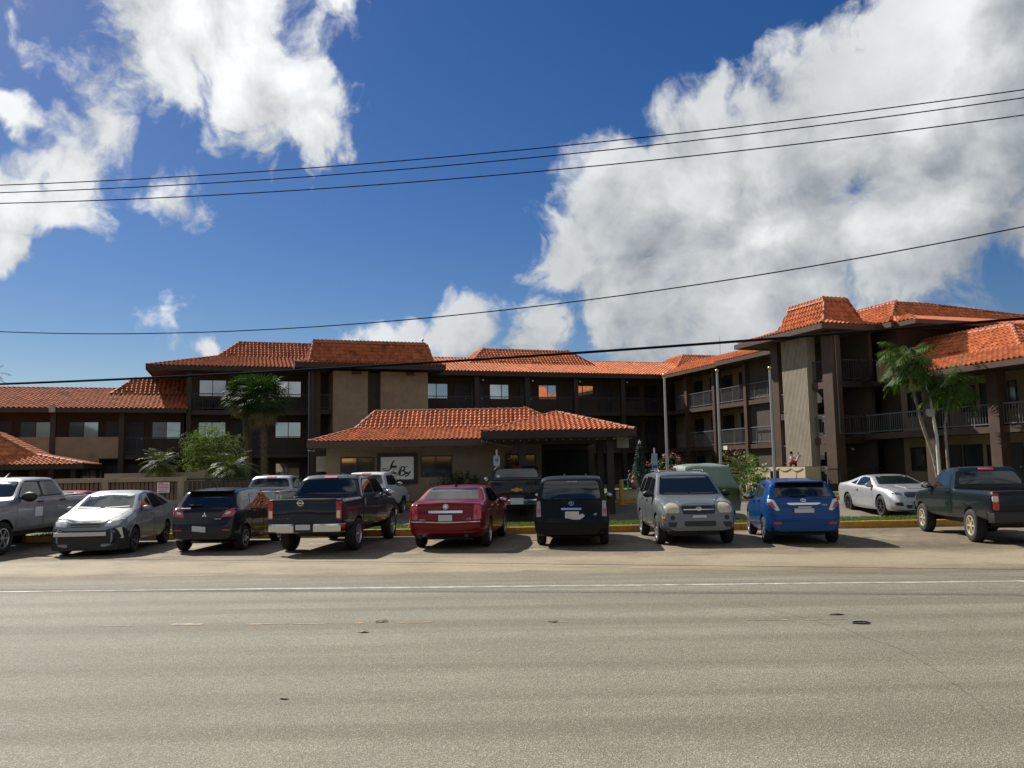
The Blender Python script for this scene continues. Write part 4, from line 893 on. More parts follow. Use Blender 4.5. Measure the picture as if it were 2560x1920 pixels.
for i in range(60):
    h = r.random() ** 1.3; q = r.uniform(0, 6.3); R0 = .55 * (1 - h) + .05; bb.ball((math.cos(q) * R0, math.sin(q) * R0, .2 + 2.0 * h), .022, n=6, mi=i % 2)
bb.build('bauble', [M_METAL, mat('teal_bauble', (.03, .30, .28), .2, metal=.6)], e, smooth=80)
stv = []
for k in range(10): q = math.pi / 2 + k * math.pi / 5; a = .10 if k % 2 == 0 else .04; stv.append((a * math.cos(q), a * math.sin(q)))
MB().prism(stv, -.02, .02, lambda a, b, h: (a, h, 2.36 + b)).build('star', M_WHITE, e)

# overhead wires
M_WIRE = mat('black_cable', (.008, .009, .014), .95, spec=.05)
def wire(name, lb, pts, rad, cat='cable', grp='overhead power lines'):
    """pts: (x, z) along the span at a given distance; the sag is the cable's own"""
    o = MB().tube(pts, rad, 6).build(name, M_WIRE, None, smooth=80); return tag(o, lb, cat, grp)
def span(X0, Y0, Z0, X1, Y1, Z1, sag, n=64): return [(X0 + (X1 - X0) * t, Y0 + (Y1 - Y0) * t, Z0 + (Z1 - Z0) * t - sag * 4 * t * (1 - t)) for t in (-.35 + 1.7 * i / n for i in range(n + 1))]
wire('power_line', 'topmost thin power line crossing the sky', span(-13.93, 22, 9.83, 11.7, 18, 10.2, .346), .013)
wire('power_line', 'middle one of the three close power lines across the sky', span(-13.92, 22, 9.62, 11.69, 18, 10.01, .371), .013)
wire('power_line', 'lowest one of the three close power lines across the sky', span(-13.59, 21.5, 9.15, 11.33, 17.5, 9.39, .366), .013)
wire('power_line', 'lone thin twisted cable crossing the sky just above the roofs', span(-15, 24, 6.12, 10.5, 16.5, 6.6, .755), .013)
wire('power_line', 'thick black cable passing in front of the roofs', span(-14.31, 23, 4.46, 10.66, 17, 4.79, .147), .030)
# leaves and scraps on the road
def scrap(name, lb, x, y, w, d, h, col, seed, cat):
    r = np.random.default_rng(seed); n = 9; mb = MB(); vs = [(0, 0, h)]
    for k in range(n): q = 2 * math.pi * k / n; a = r.uniform(.65, 1); vs.append((w * a * math.cos(q), d * a * math.sin(q), h * r.uniform(0, .8) * (k % 2) + .004))
    for k in range(n): q = 2 * math.pi * k / n; vs.append((vs[k + 1][0] * .7, vs[k + 1][1] * .7, .0))
    fs = [(0, 1 + k, 1 + (k + 1) % n) for k in range(n)] + [(1 + k, 1 + n + k, 1 + n + (k + 1) % n, 1 + (k + 1) % n) for k in range(n)]
    o = mb.add(vs, fs).build(name, mat(name + '_surface', col, .8, var=.3, vscale=20)); o.location = (x, y, .001); tag(o, lb, cat)
scrap('dry_leaf', 'brown curled dry leaf lying across the faded centre line', -1.68, 10.62, .10, .07, .025, (.16, .11, .06), 1, 'leaf')
scrap('crushed_leaf', 'flattened pale leaf on the road just nearer than the centre line', -1.80, 9.98, .09, .06, .03, (.24, .20, .12), 2, 'leaf')
scrap('dark_leaf', 'dark flat leaf on the centre of the road', .46, 10.42, .085, .06, .012, (.07, .055, .045), 3, 'leaf')
scrap('dark_twig', 'small dark twig on the road towards the right', 3.99, 10.55, .13, .025, .02, (.05, .04, .035), 5, 'twig')
o = MB().tube([(.10 * math.cos(q), .06 * math.sin(q), .009) for q in np.linspace(.4, 5.9, 18)], .009, 6).build('rubber_loop', M_BLACK); o.location = (4.06, 9.98, .003); tag(o, 'open dark rubber loop lying on the right half of the road', 'rubber strip')
scrap('small_twig', 'thin dark twig on the near lane at the left', -1.95, 7.15, .05, .012, .01, (.05, .04, .035), 6, 'twig')
# ------------------------------------------------------------------ plants
M_BARK = mat('grey_palm_bark', (.26, .23, .18), .9, var=.25, vscale=7, bump=.5, bscale=14, col2=(.14, .11, .085), c2scale=3)
M_BARKD = mat('shaggy_palm_bark', (.10, .075, .05), .95, var=.35, vscale=9, bump=.6, bscale=20)
M_FAN = mat('fan_palm_leaf', (.022, .055, .014), .6, var=.4, vscale=2.0, transl=.25, spec=.12)
M_FROND = mat('palm_frond', (.045, .090, .013), .6, var=.4, vscale=2.0, transl=.30, spec=.12)
M_FRONDY = mat('olive_frond', (.06, .085, .018), .5, var=.4, vscale=2.5, transl=.25, spec=.2)
M_BAMB = mat('bright_bamboo_leaf', (.075, .135, .012), .6, var=.45, vscale=1.6, transl=.40, spec=.15)
M_SHRUB = mat('dark_shrub_leaf', (.035, .060, .016), .5, var=.45, vscale=2.5, transl=.3)
M_LEAFL = mat('light_shrub_leaf', (.075, .135, .022), .5, var=.4, vscale=2.5, transl=.4)
M_PINK = mat('pink_bract', (.50, .10, .17), .6, var=.3, vscale=6)
M_DEAD = mat('dead_frond', (.20, .15, .08), .85, var=.35, vscale=4, transl=.2)
Zv = Vector((0, 0, 1))
def leaf(vs, fs, p, d, L, w, n=None):
    """narrow leaf blade from p along d"""
    d = d.normalized(); s = d.cross(n or Zv)
    if s.length < 1e-3: s = d.orthogonal()
    s = s.normalized() * w; k = len(vs); m_ = p + d * L * .45
    vs += [tuple(p), tuple(m_ + s), tuple(p + d * L), tuple(m_ - s)]; fs.append((k, k + 1, k + 2, k + 3))
def feather(vs, fs, base, az, el, L, droop, r, nl=22, ll=.45, lw=.016, wind=Vector((0, 0, 0)), stem=None, hang=.5):
    """arching frond; returns nothing, adds leaflets and stem"""
    p = Vector(base); d = Vector((math.cos(az) * math.cos(el), math.sin(az) * math.cos(el), math.sin(el))); seg = L / 12; P = [p.copy()]
    for i in range(12):
        d = (d + Vector((0, 0, -droop / 12)) * (.5 + i / 12) + wind * (i / 12) * .14).normalized(); p = p + d * seg; P.append(p.copy())
    if stem is not None: stem.tube(P, [max(.004, .018 * (1 - i / 13)) for i in range(13)], 4)
    for i in range(nl):
        t = .14 + .86 * i / (nl - 1); f = t * 12; a = min(int(f), 11); q = P[a].lerp(P[a + 1], f - a); tg = (P[a + 1] - P[a]).normalized(); sd = tg.cross(Zv)
        if sd.length < 1e-3: sd = tg.orthogonal()
        sd.normalize(); up = sd.cross(tg); l_ = ll * (math.sin(math.pi * min(1, .12 + t * .86)) ** .6) * r.uniform(.8, 1.15)
        for sg in (-1, 1):
            dd = tg * .65 + sd * sg * .85 + up * r.uniform(-.05, .30) - Zv * hang * r.uniform(.3, 1) + wind * .25
            leaf(vs, fs, q, dd, l_, lw * r.uniform(.8, 1.2), up)
def feather_palm(label, pos, trunk, n, L, el, droop, ll, lw, mt, name='palm_tree', seed=1, wind=Vector((0, 0, 0)), r0=.09, bark=None, nl=22, group=None, dead=0, cat='palm', hang=.5, rot=0):
    r = random.Random(seed); e = empty(name, pos, rot, label, cat, group)
    tb = MB(); N_ = len(trunk); trunk = [(trunk[0][0], trunk[0][1], -.25)] + list(trunk[1:]); tb.tube(trunk, [r0 * (1.25 - .6 * i / (N_ - 1)) for i in range(N_)], 10)
    T = [Vector(p) for p in trunk]
    for a, b in zip(T, T[1:]):
        k = max(1, int((b - a).length / .11))
        for j in range(k): q = a.lerp(b, (j + .5) / k); i_ = T.index(a); rad = r0 * (1.25 - .6 * (i_ + (j + .5) / k) / (N_ - 1)); tb.lathe([(rad * .98, -.02), (rad * 1.07, 0), (rad * .98, .02)], 10, (q.x, q.y, q.z))
    tb.build('trunk', bark or M_BARK, e, smooth=60)
    vs, fs = [], []; st = MB(); top = T[-1]
    for i in range(n):
        az = 2 * math.pi * i * .381966 + r.uniform(-.2, .2); u = (i + .5) / n
        feather(vs, fs, top, az, el[0] + (el[1] - el[0]) * u + r.uniform(-.1, .1), L * r.uniform(.82, 1.12), droop * r.uniform(.8, 1.2), r, nl, ll, lw, wind, st, hang)
    MB().add(vs, fs).build('crown', mt, e); st.build('stems', M_LEAFL, e)
    if dead:
        vs, fs = [], []
        for i in range(dead): feather(vs, fs, top, r.uniform(0, 6.28), r.uniform(-.9, -.4), L * .7, 1.0, r, 14, ll * .8, lw, hang=.8)
        MB().add(vs, fs).build('dead_fronds', M_DEAD, e)
    return e
def fan_palm(label, pos, h, seed, rc=1.25, n=34, lean=(0, 0)):
    r = random.Random(seed); e = empty('fan_palm', pos, 0, label, 'palm', 'fan palms before the left block')
    T = [(lean[0] * t, lean[1] * t, h * t) for t in (0, .2, .4, .6, .8, 1.0)]
    tb = MB().tube(T, [.19, .16, .15, .15, .17, .15], 12)
    for i in range(260):
        t = r.uniform(.25, .98); q = r.uniform(0, 6.28); p = Vector((lean[0] * t + .15 * math.cos(q), lean[1] * t + .15 * math.sin(q), h * t)); dv = Vector((math.cos(q), math.sin(q), -1.6)); tb.tube([p, p + dv.normalized() * r.uniform(.08, .22)], .012, 3)
    tb.build('trunk', M_BARKD, e)
    vs, fs, dvs, dfs = [], [], [], []; st = MB(); top = Vector(T[-1])
    for i in range(n + 12):
        dead = i >= n; u = (i + .5) / n; el = (1.25 - 1.9 * u) if not dead else r.uniform(-1.35, -.95); az = i * 2.39996 + r.uniform(-.2, .2)
        d = Vector((math.cos(az) * math.cos(el), math.sin(az) * math.cos(el), math.sin(el))); pl = rc * r.uniform(.40, .60) * (.9 if not dead else .75); c = top + d * pl - Zv * .10 * pl
        st.tube([top, top + d * pl * .5, c], [.016, .012, .008], 4)
        s = d.cross(Zv).normalized() if abs(d.z) < .98 else Vector((1, 0, 0)); up = s.cross(d); R_ = rc * r.uniform(.42, .58)
        for k in range(17):
            a = math.radians(-105 + 210 * k / 16); dd = d * math.cos(a) + s * math.sin(a) + up * .12 - Zv * (.18 if not dead else .5)
            V_, F_ = (dvs, dfs) if dead else (vs, fs)
            pm = c + dd.normalized() * R_ * .62; wv = .030
            k0 = len(V_); sd = dd.normalized().cross(up).normalized() * wv; tip = pm + (dd.normalized() - Zv * r.uniform(.35, .9)).normalized() * R_ * .42
            V_ += [tuple(c - sd * .15), tuple(c + sd * .15), tuple(pm + sd), tuple(pm - sd), tuple(tip)]; F_ += [(k0, k0 + 1, k0 + 2, k0 + 3), (k0 + 3, k0 + 2, k0 + 4)]
    MB().add(vs, fs).build('crown', M_FAN, e); MB().add(dvs, dfs).build('dead_fronds', M_DEAD, e); st.build('stems', M_SHRUB, e)
    return e
fan_palm('taller fan palm with shaggy dark trunk, its crown against the third floor', (-14.45, 45.6, .5), 5.7, 3, 1.55, n=46, lean=(-.35, 0))
fan_palm('fan palm with drooping dead skirt, its bare trunk nearer the office', (-13.35, 44.6, .5), 5.35, 9, 1.85, n=54, lean=(-.1, 0))
feather_palm('small date palm with a thin leaning trunk beside the white notice', (-15.29, 36.0, .5), [(0, 0, 0), (.02, 0, .6), (-.02, 0, 1.2), (-.03, 0, 1.85)], 36, 1.05, (1.25, -.55), 1.5, .26, .010, M_FRONDY, seed=4, r0=.055, nl=26, group='small date palms', dead=5, cat='palm', name='date_palm')
feather_palm('small date palm with wide glossy arching fronds behind the black hatchback', (-12.25, 36.2, .5), [(0, 0, 0), (0, 0, .8), (.02, 0, 1.5)], 36, 1.3, (1.2, -.35), 1.55, .30, .012, M_FRONDY, seed=14, r0=.07, nl=28, group='small date palms', cat='palm', name='date_palm')
WIND = Vector((-.85, -.1, .05))
feather_palm('taller of the twin palms, its trunk leaning left of the lamp post', (17.55, 34.3, .72), [(0, 0, 0), (-.22, 0, 1.3), (-.62, 0, 2.7), (-.80, 0, 3.6), (-.96, 0, 4.6), (-.97, 0, 5.15)], 28, 1.65, (1.4, -.35), 2.3, .66, .021, M_FROND, seed=22, wind=WIND, r0=.062, nl=27, group='twin palms by the lamp post', hang=1.6)
feather_palm('shorter of the twin palms, its slim trunk rising right of the lamp post', (17.62, 33.7, .7), [(0, 0, 0), (-.04, 0, 1.4), (-.05, 0, 2.6), (.15, 0, 3.6), (.30, 0, 4.15)], 23, 1.55, (1.35, -.35), 2.2, .62, .021, M_FROND, seed=35, wind=WIND * .8, r0=.052, nl=25, group='twin palms by the lamp post', hang=1.6)
feather_palm('bushy low palm beside the ribbed stair tower behind the cream planter', (11.2, 40.6, .5), [(0, 0, 0), (0, 0, .5), (0, 0, .95)], 26, 1.25, (1.3, .1), 1.3, .42, .018, M_LEAFL, seed=41, r0=.09, nl=22, cat='palm')
e = feather_palm('distant palm showing only its top beyond the roof at the left edge', (-34.7, 54, .5), [(0, 0, 0), (0, 0, 4), (.1, 0, 7.6)], 18, 1.6, (1.2, -.4), 1.4, .45, .02, M_FROND, seed=50, r0=.14)

def bush(label, pos, blobs, n, L, w, mt, seed, name='shrub', cat='shrub', group=None, stems=5, droop=.3, flowers=None, up=.5, stemh=.6, fmt=None, fl=.05):
    """leaves grown on twigs in uneven clumps"""
    r = random.Random(seed); e = empty(name, pos, 0, label, cat, group); vs, fs, fv, ff = [], [], [], []; st = MB()
    for k in range(stems):
        b = r.choice(blobs); q = Vector((r.uniform(-.15, .15), r.uniform(-.15, .15), 0)); t = Vector(b[:3]) + Vector((r.uniform(-.3, .3) * b[3], r.uniform(-.3, .3) * b[4], -.1)); st.tube([q, q.lerp(t, .5) + Vector((r.uniform(-.08, .08), r.uniform(-.08, .08), 0)), t], [.025, .018, .008], 5)
    wsum = sum(b[3] * b[4] * b[5] for b in blobs)
    for b in blobs:
        m_ = int(n * b[3] * b[4] * b[5] / wsum); tw = max(1, m_ // 9)
        for _ in range(tw):
            v = Vector((r.gauss(0, 1), r.gauss(0, 1), r.gauss(0, 1))).normalized(); rad = r.uniform(.35, 1.0) ** .5 * r.uniform(.85, 1.12)
            p = Vector((b[0] + v.x * b[3] * rad, b[1] + v.y * b[4] * rad, b[2] + v.z * b[5] * rad)); g = (v + Zv * up + Vector((r.gauss(0, .4), r.gauss(0, .4), r.gauss(0, .3)))).normalized()
            tl = L * r.uniform(1.4, 2.6)
            for i in range(9):
                q = p + g * tl * (i / 9) - Zv * droop * tl * (i / 9) ** 2; d = (g * .5 + Vector((r.gauss(0, .7), r.gauss(0, .7), r.gauss(0, .5))) - Zv * droop * (i / 9)); leaf(vs, fs, q, d, L * r.uniform(.6, 1.15), w * r.uniform(.7, 1.2), Vector((r.gauss(0, .5), r.gauss(0, .5), 1)))
            if flowers and r.random() < flowers and v.z > -.2:
                for i in range(8): q = p + g * tl * .9 + Vector((r.gauss(0, fl), r.gauss(0, fl), r.gauss(0, fl))); leaf(fv, ff, q, Vector((r.gauss(0, 1), r.gauss(0, 1), r.gauss(.3, 1))), .06, .03)
    MB().add(vs, fs).build('foliage', mt, e); st.build('stem', M_BARKD, e)
    if ff: MB().add(fv, ff).build('blossom', fmt or M_PINK, e)
    return e
e = bush('tall bright feathery bamboo-like bush behind the small date palm', (-13.95, 38.2, .5), [(0, 0, 2.75, .82, .8, .9), (-.45, 0, 2.1, .68, .7, .9), (.42, 0, 2.2, .68, .7, .8), (-.1, 0, 1.3, .65, .6, .8), (.3, -.1, .5, .5, .5, .6), (-.7, 0, 2.75, .5, .5, .4), (.85, 0, 2.75, .45, .5, .45)], 9500, .17, .014, M_BAMB, 5, droop=.9, up=.9, stems=14)
r_ = random.Random(77); sp = MB(); sv, sf = [], []
for i in range(46):       # long arching sprays that break the outline
    a = r_.uniform(0, 6.28); b0 = Vector((r_.uniform(-.7, .7), r_.uniform(-.4, .4), r_.uniform(1.4, 3.1))); d = Vector((math.cos(a) * .9, math.sin(a) * .6, r_.uniform(.3, 1.0))).normalized(); p = b0; P = [p]
    for k in range(8): d = (d - Zv * .17).normalized(); p = p + d * .13; P.append(p); [leaf(sv, sf, p, d * .6 + Vector((r_.gauss(0, .6), r_.gauss(0, .6), r_.gauss(-.3, .4))), r_.uniform(.08, .16), .011) for _ in range(5)]
    sp.tube(P, .005, 3)
MB().add(sv, sf).build('foliage', M_BAMB, e); sp.build('stem', M_LEAFL, e)
bush('dark rounded shrub under the right-hand office window', (-2.55, 34.75, .5), [(0, 0, .55, .55, .35, .5), (.55, 0, .65, .5, .35, .55), (-.45, 0, .4, .4, .3, .35)], 1900, .13, .022, M_SHRUB, 6, up=.7)
bush('slim dark shrub at the corner of the office front beside the white pickup', (-4.75, 34.7, .5), [(0, 0, .5, .22, .22, .5)], 420, .11, .018, M_SHRUB, 8)
bush('pink bougainvillea bush beside the first flagpole', (6.75, 37.4, .5), [(.25, 0, 1.55, .45, .4, .32), (-.3, 0, 1.3, .32, .3, .3), (0, 0, .8, .3, .3, .5)], 1300, .10, .02, M_SHRUB, 11, flowers=.42, name='bougainvillea', cat='bush', group='pink bougainvillea bushes', fl=.07)
bush('taller pink bougainvillea bush beside the covered vehicle', (9.75, 36.4, .5), [(0, 0, 1.5, .42, .4, .34), (-.25, 0, 1.7, .25, .25, .25), (.25, 0, 1.2, .35, .3, .3), (0, 0, .7, .35, .3, .5)], 1500, .10, .02, M_SHRUB, 12, flowers=.34, name='bougainvillea', cat='bush', group='pink bougainvillea bushes', fl=.07)
bush('broad-leaved light green shrub with pale stems in front of the iron fence', (9.95, 34.5, .5), [(.1, 0, .85, .42, .35, .38), (-.3, 0, .55, .35, .3, .3), (.35, 0, .5, .3, .3, .3)], 620, .20, .045, M_LEAFL, 13, stems=9, up=.6)
bush('thin yellowish plant growing beside the accessible parking sign', (-.25, 34.6, .5), [(0, 0, .9, .28, .2, .5), (.15, 0, 1.4, .25, .2, .35)], 240, .22, .02, M_FRONDY, 15, stems=6)
bush('little green plant on the stair landing behind the festive figure', (12.9, 46.5, 1.75), [(0, 0, .15, .25, .2, .2)], 140, .14, .02, M_LEAFL, 16, stems=2)
for k, (x, y) in enumerate(((-15, -24), (-4, -26), (7, -23), (18, -27))):
    bush('leafy street tree number %d across the road from the inn' % (k + 1) if False else ('leafy tree across the road opposite ' + ('the damaged sedan', 'the red sedan', 'the blue hatchback', 'the silver coupe')[k]), (x, y, 0), [(0, 0, 4.2, 2.2, 2.0, 1.6), (.9, 0, 3.4, 1.6, 1.5, 1.2), (-1.0, .3, 3.6, 1.5, 1.4, 1.3), (0, 0, 2.2, .7, .7, .9)], 1500, .34, .09, M_SHRUB, 90 + k, name='street_tree', cat='tree', group='trees across the road', stems=8)
# ------------------------------------------------------------------ vehicles
def lerp_prof(pts, x):
    pts = sorted(pts)
    return float(np.interp(x, [p[0] for p in pts], [p[1] for p in pts]))
def smooth_prof(pts, xs, r=.05):
    """piecewise linear profile, corners softened over r metres"""
    pts = sorted(pts); a = np.array([p[0] for p in pts]); b = np.array([p[1] for p in pts]); xs = np.asarray(xs, float)
    acc = 0
    for k, wgt in ((-1, .2), (-.5, .2), (0, .2), (.5, .2), (1, .2)): acc = acc + wgt * np.interp(np.clip(xs + k * r, a[0], a[-1]), a, b)
    e = np.minimum(1, np.minimum(xs - a[0], a[-1] - xs) / max(r, 1e-6)); e = np.clip(e, 0, 1)
    return acc * e + np.interp(xs, a, b) * (1 - e)

class Car:
    def __init__(s, name, label, loc, heading, L, W, wb, xr, R, top, belt, zb, plan, roofw, zroof, paintm, group='vehicles parked in front of the inn', tw=.21, rim=None, spokes=5, cat='car', bed=None, soft=.07, crown=.055, glassm=None, hubs=None, cavity=None, rimfrac=.66, under=None):
        s.e = empty(name, loc, math.radians(90 - heading), label, cat, group); s.L = L; s.W = W; s.P = paintm
        s.xr = xr; s.xf = xr + wb; s.R = R
        h = L / 2
        xs = set(np.round(np.linspace(-h, h, 64), 4))
        for p in top + belt + plan + zb: xs.add(round(p[0], 4)); 
        for p in top:
            for d in (-.05, -.025, .025, .05):
                if -h < p[0] + d < h: xs.add(round(p[0] + d, 4))
        for d in (.01, .03, .06, .1, .15, .2): xs.add(round(-h + d, 4)); xs.add(round(h - d, 4))
        xs = np.array(sorted(x for x in xs if -h <= x <= h)); xs = xs[np.concatenate([[True], np.diff(xs) > .004])]
        T = smooth_prof(top, xs, soft * .5); Bt = smooth_prof(belt, xs, .12); Zb = smooth_prof(zb, xs, .05); Hw = smooth_prof(plan, xs, .06) * W / 2
        rings = []; 
        for x, zt, zbl, z0, hw in zip(xs, T, Bt, Zb, Hw):
            zz = min(zbl, zt - .05); zz = max(zz, z0 + .1); c = min(crown, .35 * (zt - zz)); ysh = hw * .965
            f = lambda z: ysh + (roofw * W / 2 - W / 2 * .965) * max(0, (z - zbl)) / (zroof - zbl) if zt > zbl + .12 else ysh
            q8 = max(zz + .01, zt - c); y8 = f(q8) - .012
            if zt <= zbl + .12: y8 = ysh - min(.05, .4 * (zt - zz))
            half = [(0, z0), (.72 * hw, z0), (.91 * hw, z0 + .03), (.975 * hw, z0 + .12), (hw * .995, z0 + .45 * (zz - z0)), (hw, z0 + .7 * (zz - z0)), (hw * .992, zz - .08 * min(1, (zz - z0))), (ysh, zz), ((ysh + y8) / 2, (zz + q8) / 2), (y8, q8), (y8 * .94, zt - .55 * c), (y8 * .80, zt - .24 * c), (y8 * .4, zt - .05 * c), (0, zt)]
            rings.append([(x, y, z) for y, z in half] + [(x, -y, z) for y, z in half[-2:0:-1]])
        n = len(rings[0]); v = [p for r in rings for p in r]; f = []
        for i in range(len(rings) - 1):
            for j in range(n): f.append((i * n + j, (i + 1) * n + j, (i + 1) * n + (j + 1) % n, i * n + (j + 1) % n))
        f.append(tuple(range(n))); f.append(tuple((len(rings) - 1) * n + j for j in range(n - 1, -1, -1)))
        bm = bmesh.new(); bv = [bm.verts.new(p) for p in v]
        for q in f: bm.faces.new([bv[i] for i in q])
        bmesh.ops.recalc_face_normals(bm, faces=bm.faces); s.bvh = BVHTree.FromBMesh(bm)
        me = bpy.data.meshes.new('body'); bm.to_mesh(me); bm.free(); me.materials.append(paintm); me.materials.append(M_BLACK)
        ob = bpy.data.objects.new('body', me); COL.objects.link(ob)
        cut = MB()
        for x in (s.xr, s.xf):
            for sg in (-1, 1):
                k = 26; y0, y1 = sg * (W / 2 - .36), sg * (W / 2 + .2); A = R + .055
                cut.add([(x + A * math.cos(2 * math.pi * j / k), y, R + .01 + A * math.sin(2 * math.pi * j / k)) for y in (min(y0, y1), max(y0, y1)) for j in range(k)],
                        [tuple(range(k)), tuple(range(2 * k - 1, k - 1, -1))] + [(j, k + j, k + (j + 1) % k, (j + 1) % k) for j in range(k)], 1)
        if bed: cut.box(bed[0], bed[1], -bed[2], bed[2], bed[3], 3.0, 1)
        for c_ in (cavity or []): cut.box(*c_, 1)
        co_ = cut.build('cutter', [M_BLACK, M_BLACK]); fix_normals(co_)
        md = ob.modifiers.new('b', 'BOOLEAN'); md.operation = 'DIFFERENCE'; md.object = co_; md.solver = 'EXACT'
        bpy.context.view_layer.update(); dg = bpy.context.evaluated_depsgraph_get()
        m2 = bpy.data.meshes.new_from_object(ob.evaluated_get(dg)); ob.modifiers.clear()
        bpy.data.objects.remove(ob); bpy.data.objects.remove(co_)
        m2.name = 'body'; m2.polygons.foreach_set('use_smooth', [True] * len(m2.polygons)); m2.set_sharp_from_angle(angle=math.radians(38))
        s.body = link('body', m2, s.e)
        s.wheels(tw, rim or M_RIM, spokes, rimfrac, hubs)
        # dark underside with axles and exhaust
        ub = MB().box(-h + (.9 if bed else .5), h - .45, -W * .30, W * .30, R * (.95 if bed else .62), .55 if bed else .3); ub.tube([(s.xr, -W / 2 + .2, R), (s.xr, W / 2 - .2, R)], .06, 8).tube([(s.xf, -W / 2 + .2, R), (s.xf, W / 2 - .2, R)], .05, 8)
        ub.build('underbody', M_BLACK, s.e)
    def wheels(s, tw, rimm, spokes, rf, hubs):
        tyre = None
        R = s.R; rr = R * rf
        for (x, sg) in ((s.xf, 1), (s.xf, -1), (s.xr, 1), (s.xr, -1)):
            y = sg * (s.W / 2 - tw / 2 - .01)
            w = empty('wheel', (x, y, R), 0 if sg > 0 else math.pi, parent=s.e)
            if tyre is None:
                tb = MB().lathe([(rr, -tw / 2 + .015), (rr + .03, -tw / 2), (R - .035, -tw / 2), (R - .008, -tw / 2 + .022), (R, -tw / 2 + .045), (R, tw / 2 - .045), (R - .008, tw / 2 - .022), (R - .035, tw / 2), (rr + .03, tw / 2), (rr, tw / 2 - .015)], 32, ax='y', closed=True)
                tyre = tb.build('tyre', M_TYRE, w, smooth=40)
                rb = MB().lathe([(rr + .004, -tw / 2 + .01), (rr + .004, tw / 2 - .006), (rr - .018, tw / 2 - .004), (rr - .03, tw / 2 - .03), (rr - .03, -tw / 2 + .01)], 28, ax='y')
                rb.lathe([(rr - .02, tw / 2 - .075), (0.001, tw / 2 - .075)], 24, ax='y', mi=1)
                yo = tw / 2 - .012
                if hubs:       # steel wheel cover
                    rb.lathe([(rr - .004, yo - .006), (rr * .82, yo + .004), (rr * .3, yo + .012), (0.001, yo + .015)], 24, ax='y')
                    for k in range(spokes):
                        q = 2 * math.pi * k / spokes; c, d = math.cos(q), math.sin(q); t = .045
                        pts = [(c * r_ - d * w_, d * r_ + c * w_) for r_, w_ in ((rr * .45, -t * .5), (rr * .8, -t), (rr * .8, t), (rr * .45, t * .5))]
                        rb.prism(pts, yo + .004, yo + .0165, lambda a, b_, h: (a, h, b_), 1)
                else:
                    rb.lathe([(.001, yo + .006), (rr * .2, yo + .002), (rr * .24, yo - .03)], 16, ax='y')
                    for k in range(spokes):
                        q = 2 * math.pi * k / spokes; c, d = math.cos(q), math.sin(q); t = .42 * rr / max(spokes, 4)
                        pts = [(c * r_ - d * w_, d * r_ + c * w_) for r_, w_ in ((rr * .12, -t), (rr - .02, -t * 1.25), (rr - .02, t * 1.25), (rr * .12, t))]
                        rb.prism(pts, yo - .045, yo - .004, lambda a, b_, h: (a, h, b_))
                rim = rb.build('rim', [rimm, M_BLACK], w, smooth=35); fix_normals(rim); fix_normals(tyre); s._t, s._r = tyre, rim
            else:
                for q in (s._t, s._r): c = q.copy(); COL.objects.link(c); c.parent = w
    # ---- patches lying on the body
    VW = {'L': ((0, -1, 0), lambda a, b: (a, 3, b)), 'R': ((0, 1, 0), lambda a, b: (a, -3, b)), 'F': ((-1, 0, 0), lambda a, b: (5, a, b)), 'B': ((1, 0, 0), lambda a, b: (-5, a, b)), 'T': ((0, 0, -1), lambda a, b: (a, b, 4))}
    def patch(s, name, view, poly, mt, off=.008, res=.10, parent=None, sink=.012):
        d, org = s.VW[view]; d = Vector(d)
        bm = bmesh.new(); bm.faces.new([bm.verts.new((a, b, 0)) for a, b in poly])
        lo = [min(p[k] for p in poly) for k in (0, 1)]; hi = [max(p[k] for p in poly) for k in (0, 1)]
        for k in (0, 1):
            n = int((hi[k] - lo[k]) / res)
            for i in range(1, n + 1):
                c = [0, 0, 0]; c[k] = lo[k] + (hi[k] - lo[k]) * i / (n + 1); nn = [0, 0, 0]; nn[k] = 1
                bmesh.ops.bisect_plane(bm, geom=bm.verts[:] + bm.edges[:] + bm.faces[:], plane_co=c, plane_no=nn)
        pts = {}
        for v in bm.verts:
            o = Vector(org(v.co.x, v.co.y)); h, nrm, _, _ = s.bvh.ray_cast(o, d)
            for q in range(1, 16):
                if h is not None: break
                h, nrm, _, _ = s.bvh.ray_cast(Vector(org(v.co.x * (1 - .015 * q), v.co.y)), d)
            if h is None: h, nrm, _, _ = s.bvh.find_nearest(o + d * (3.0 if view in 'LR' else 5 - s.L / 2 if view in 'FB' else 3.2))
            pts[v] = (h - d * off, h + d * sink)
        for v in bm.verts: v.co = pts[v][0]
        back = {}
        bed = [e for e in bm.edges if len(e.link_faces) == 1]; pr = []
        for e in bed:
            for v in e.verts:
                if v not in back: back[v] = bm.verts.new(pts[v][1])
            pr.append((e.verts[0], e.verts[1]))
        for a, b in pr: bm.faces.new((a, b, back[b], back[a]))
        bmesh.ops.recalc_face_normals(bm, faces=bm.faces)
        # outward check
        if bm.faces:
            f0 = max((f for f in bm.faces), key=lambda f: abs(f.normal.dot(d)) * f.calc_area())
            if f0.normal.dot(d) > 0: bmesh.ops.reverse_faces(bm, faces=bm.faces)
        me = bpy.data.meshes.new(name); bm.to_mesh(me); bm.free(); me.materials.append(mt)
        me.polygons.foreach_set('use_smooth', [True] * len(me.polygons)); me.set_sharp_from_angle(angle=math.radians(50))
        return link(name, me, parent or s.e)
    def both(s, name, poly, mt, **k):
        return [s.patch(name, v, poly, mt, **k) for v in 'LR']
    def mirrored(s, name, view, poly, mt, **k):
        return [s.patch(name, view, [(sg * a, b) for a, b in poly], mt, **k) for sg in (1, -1)]
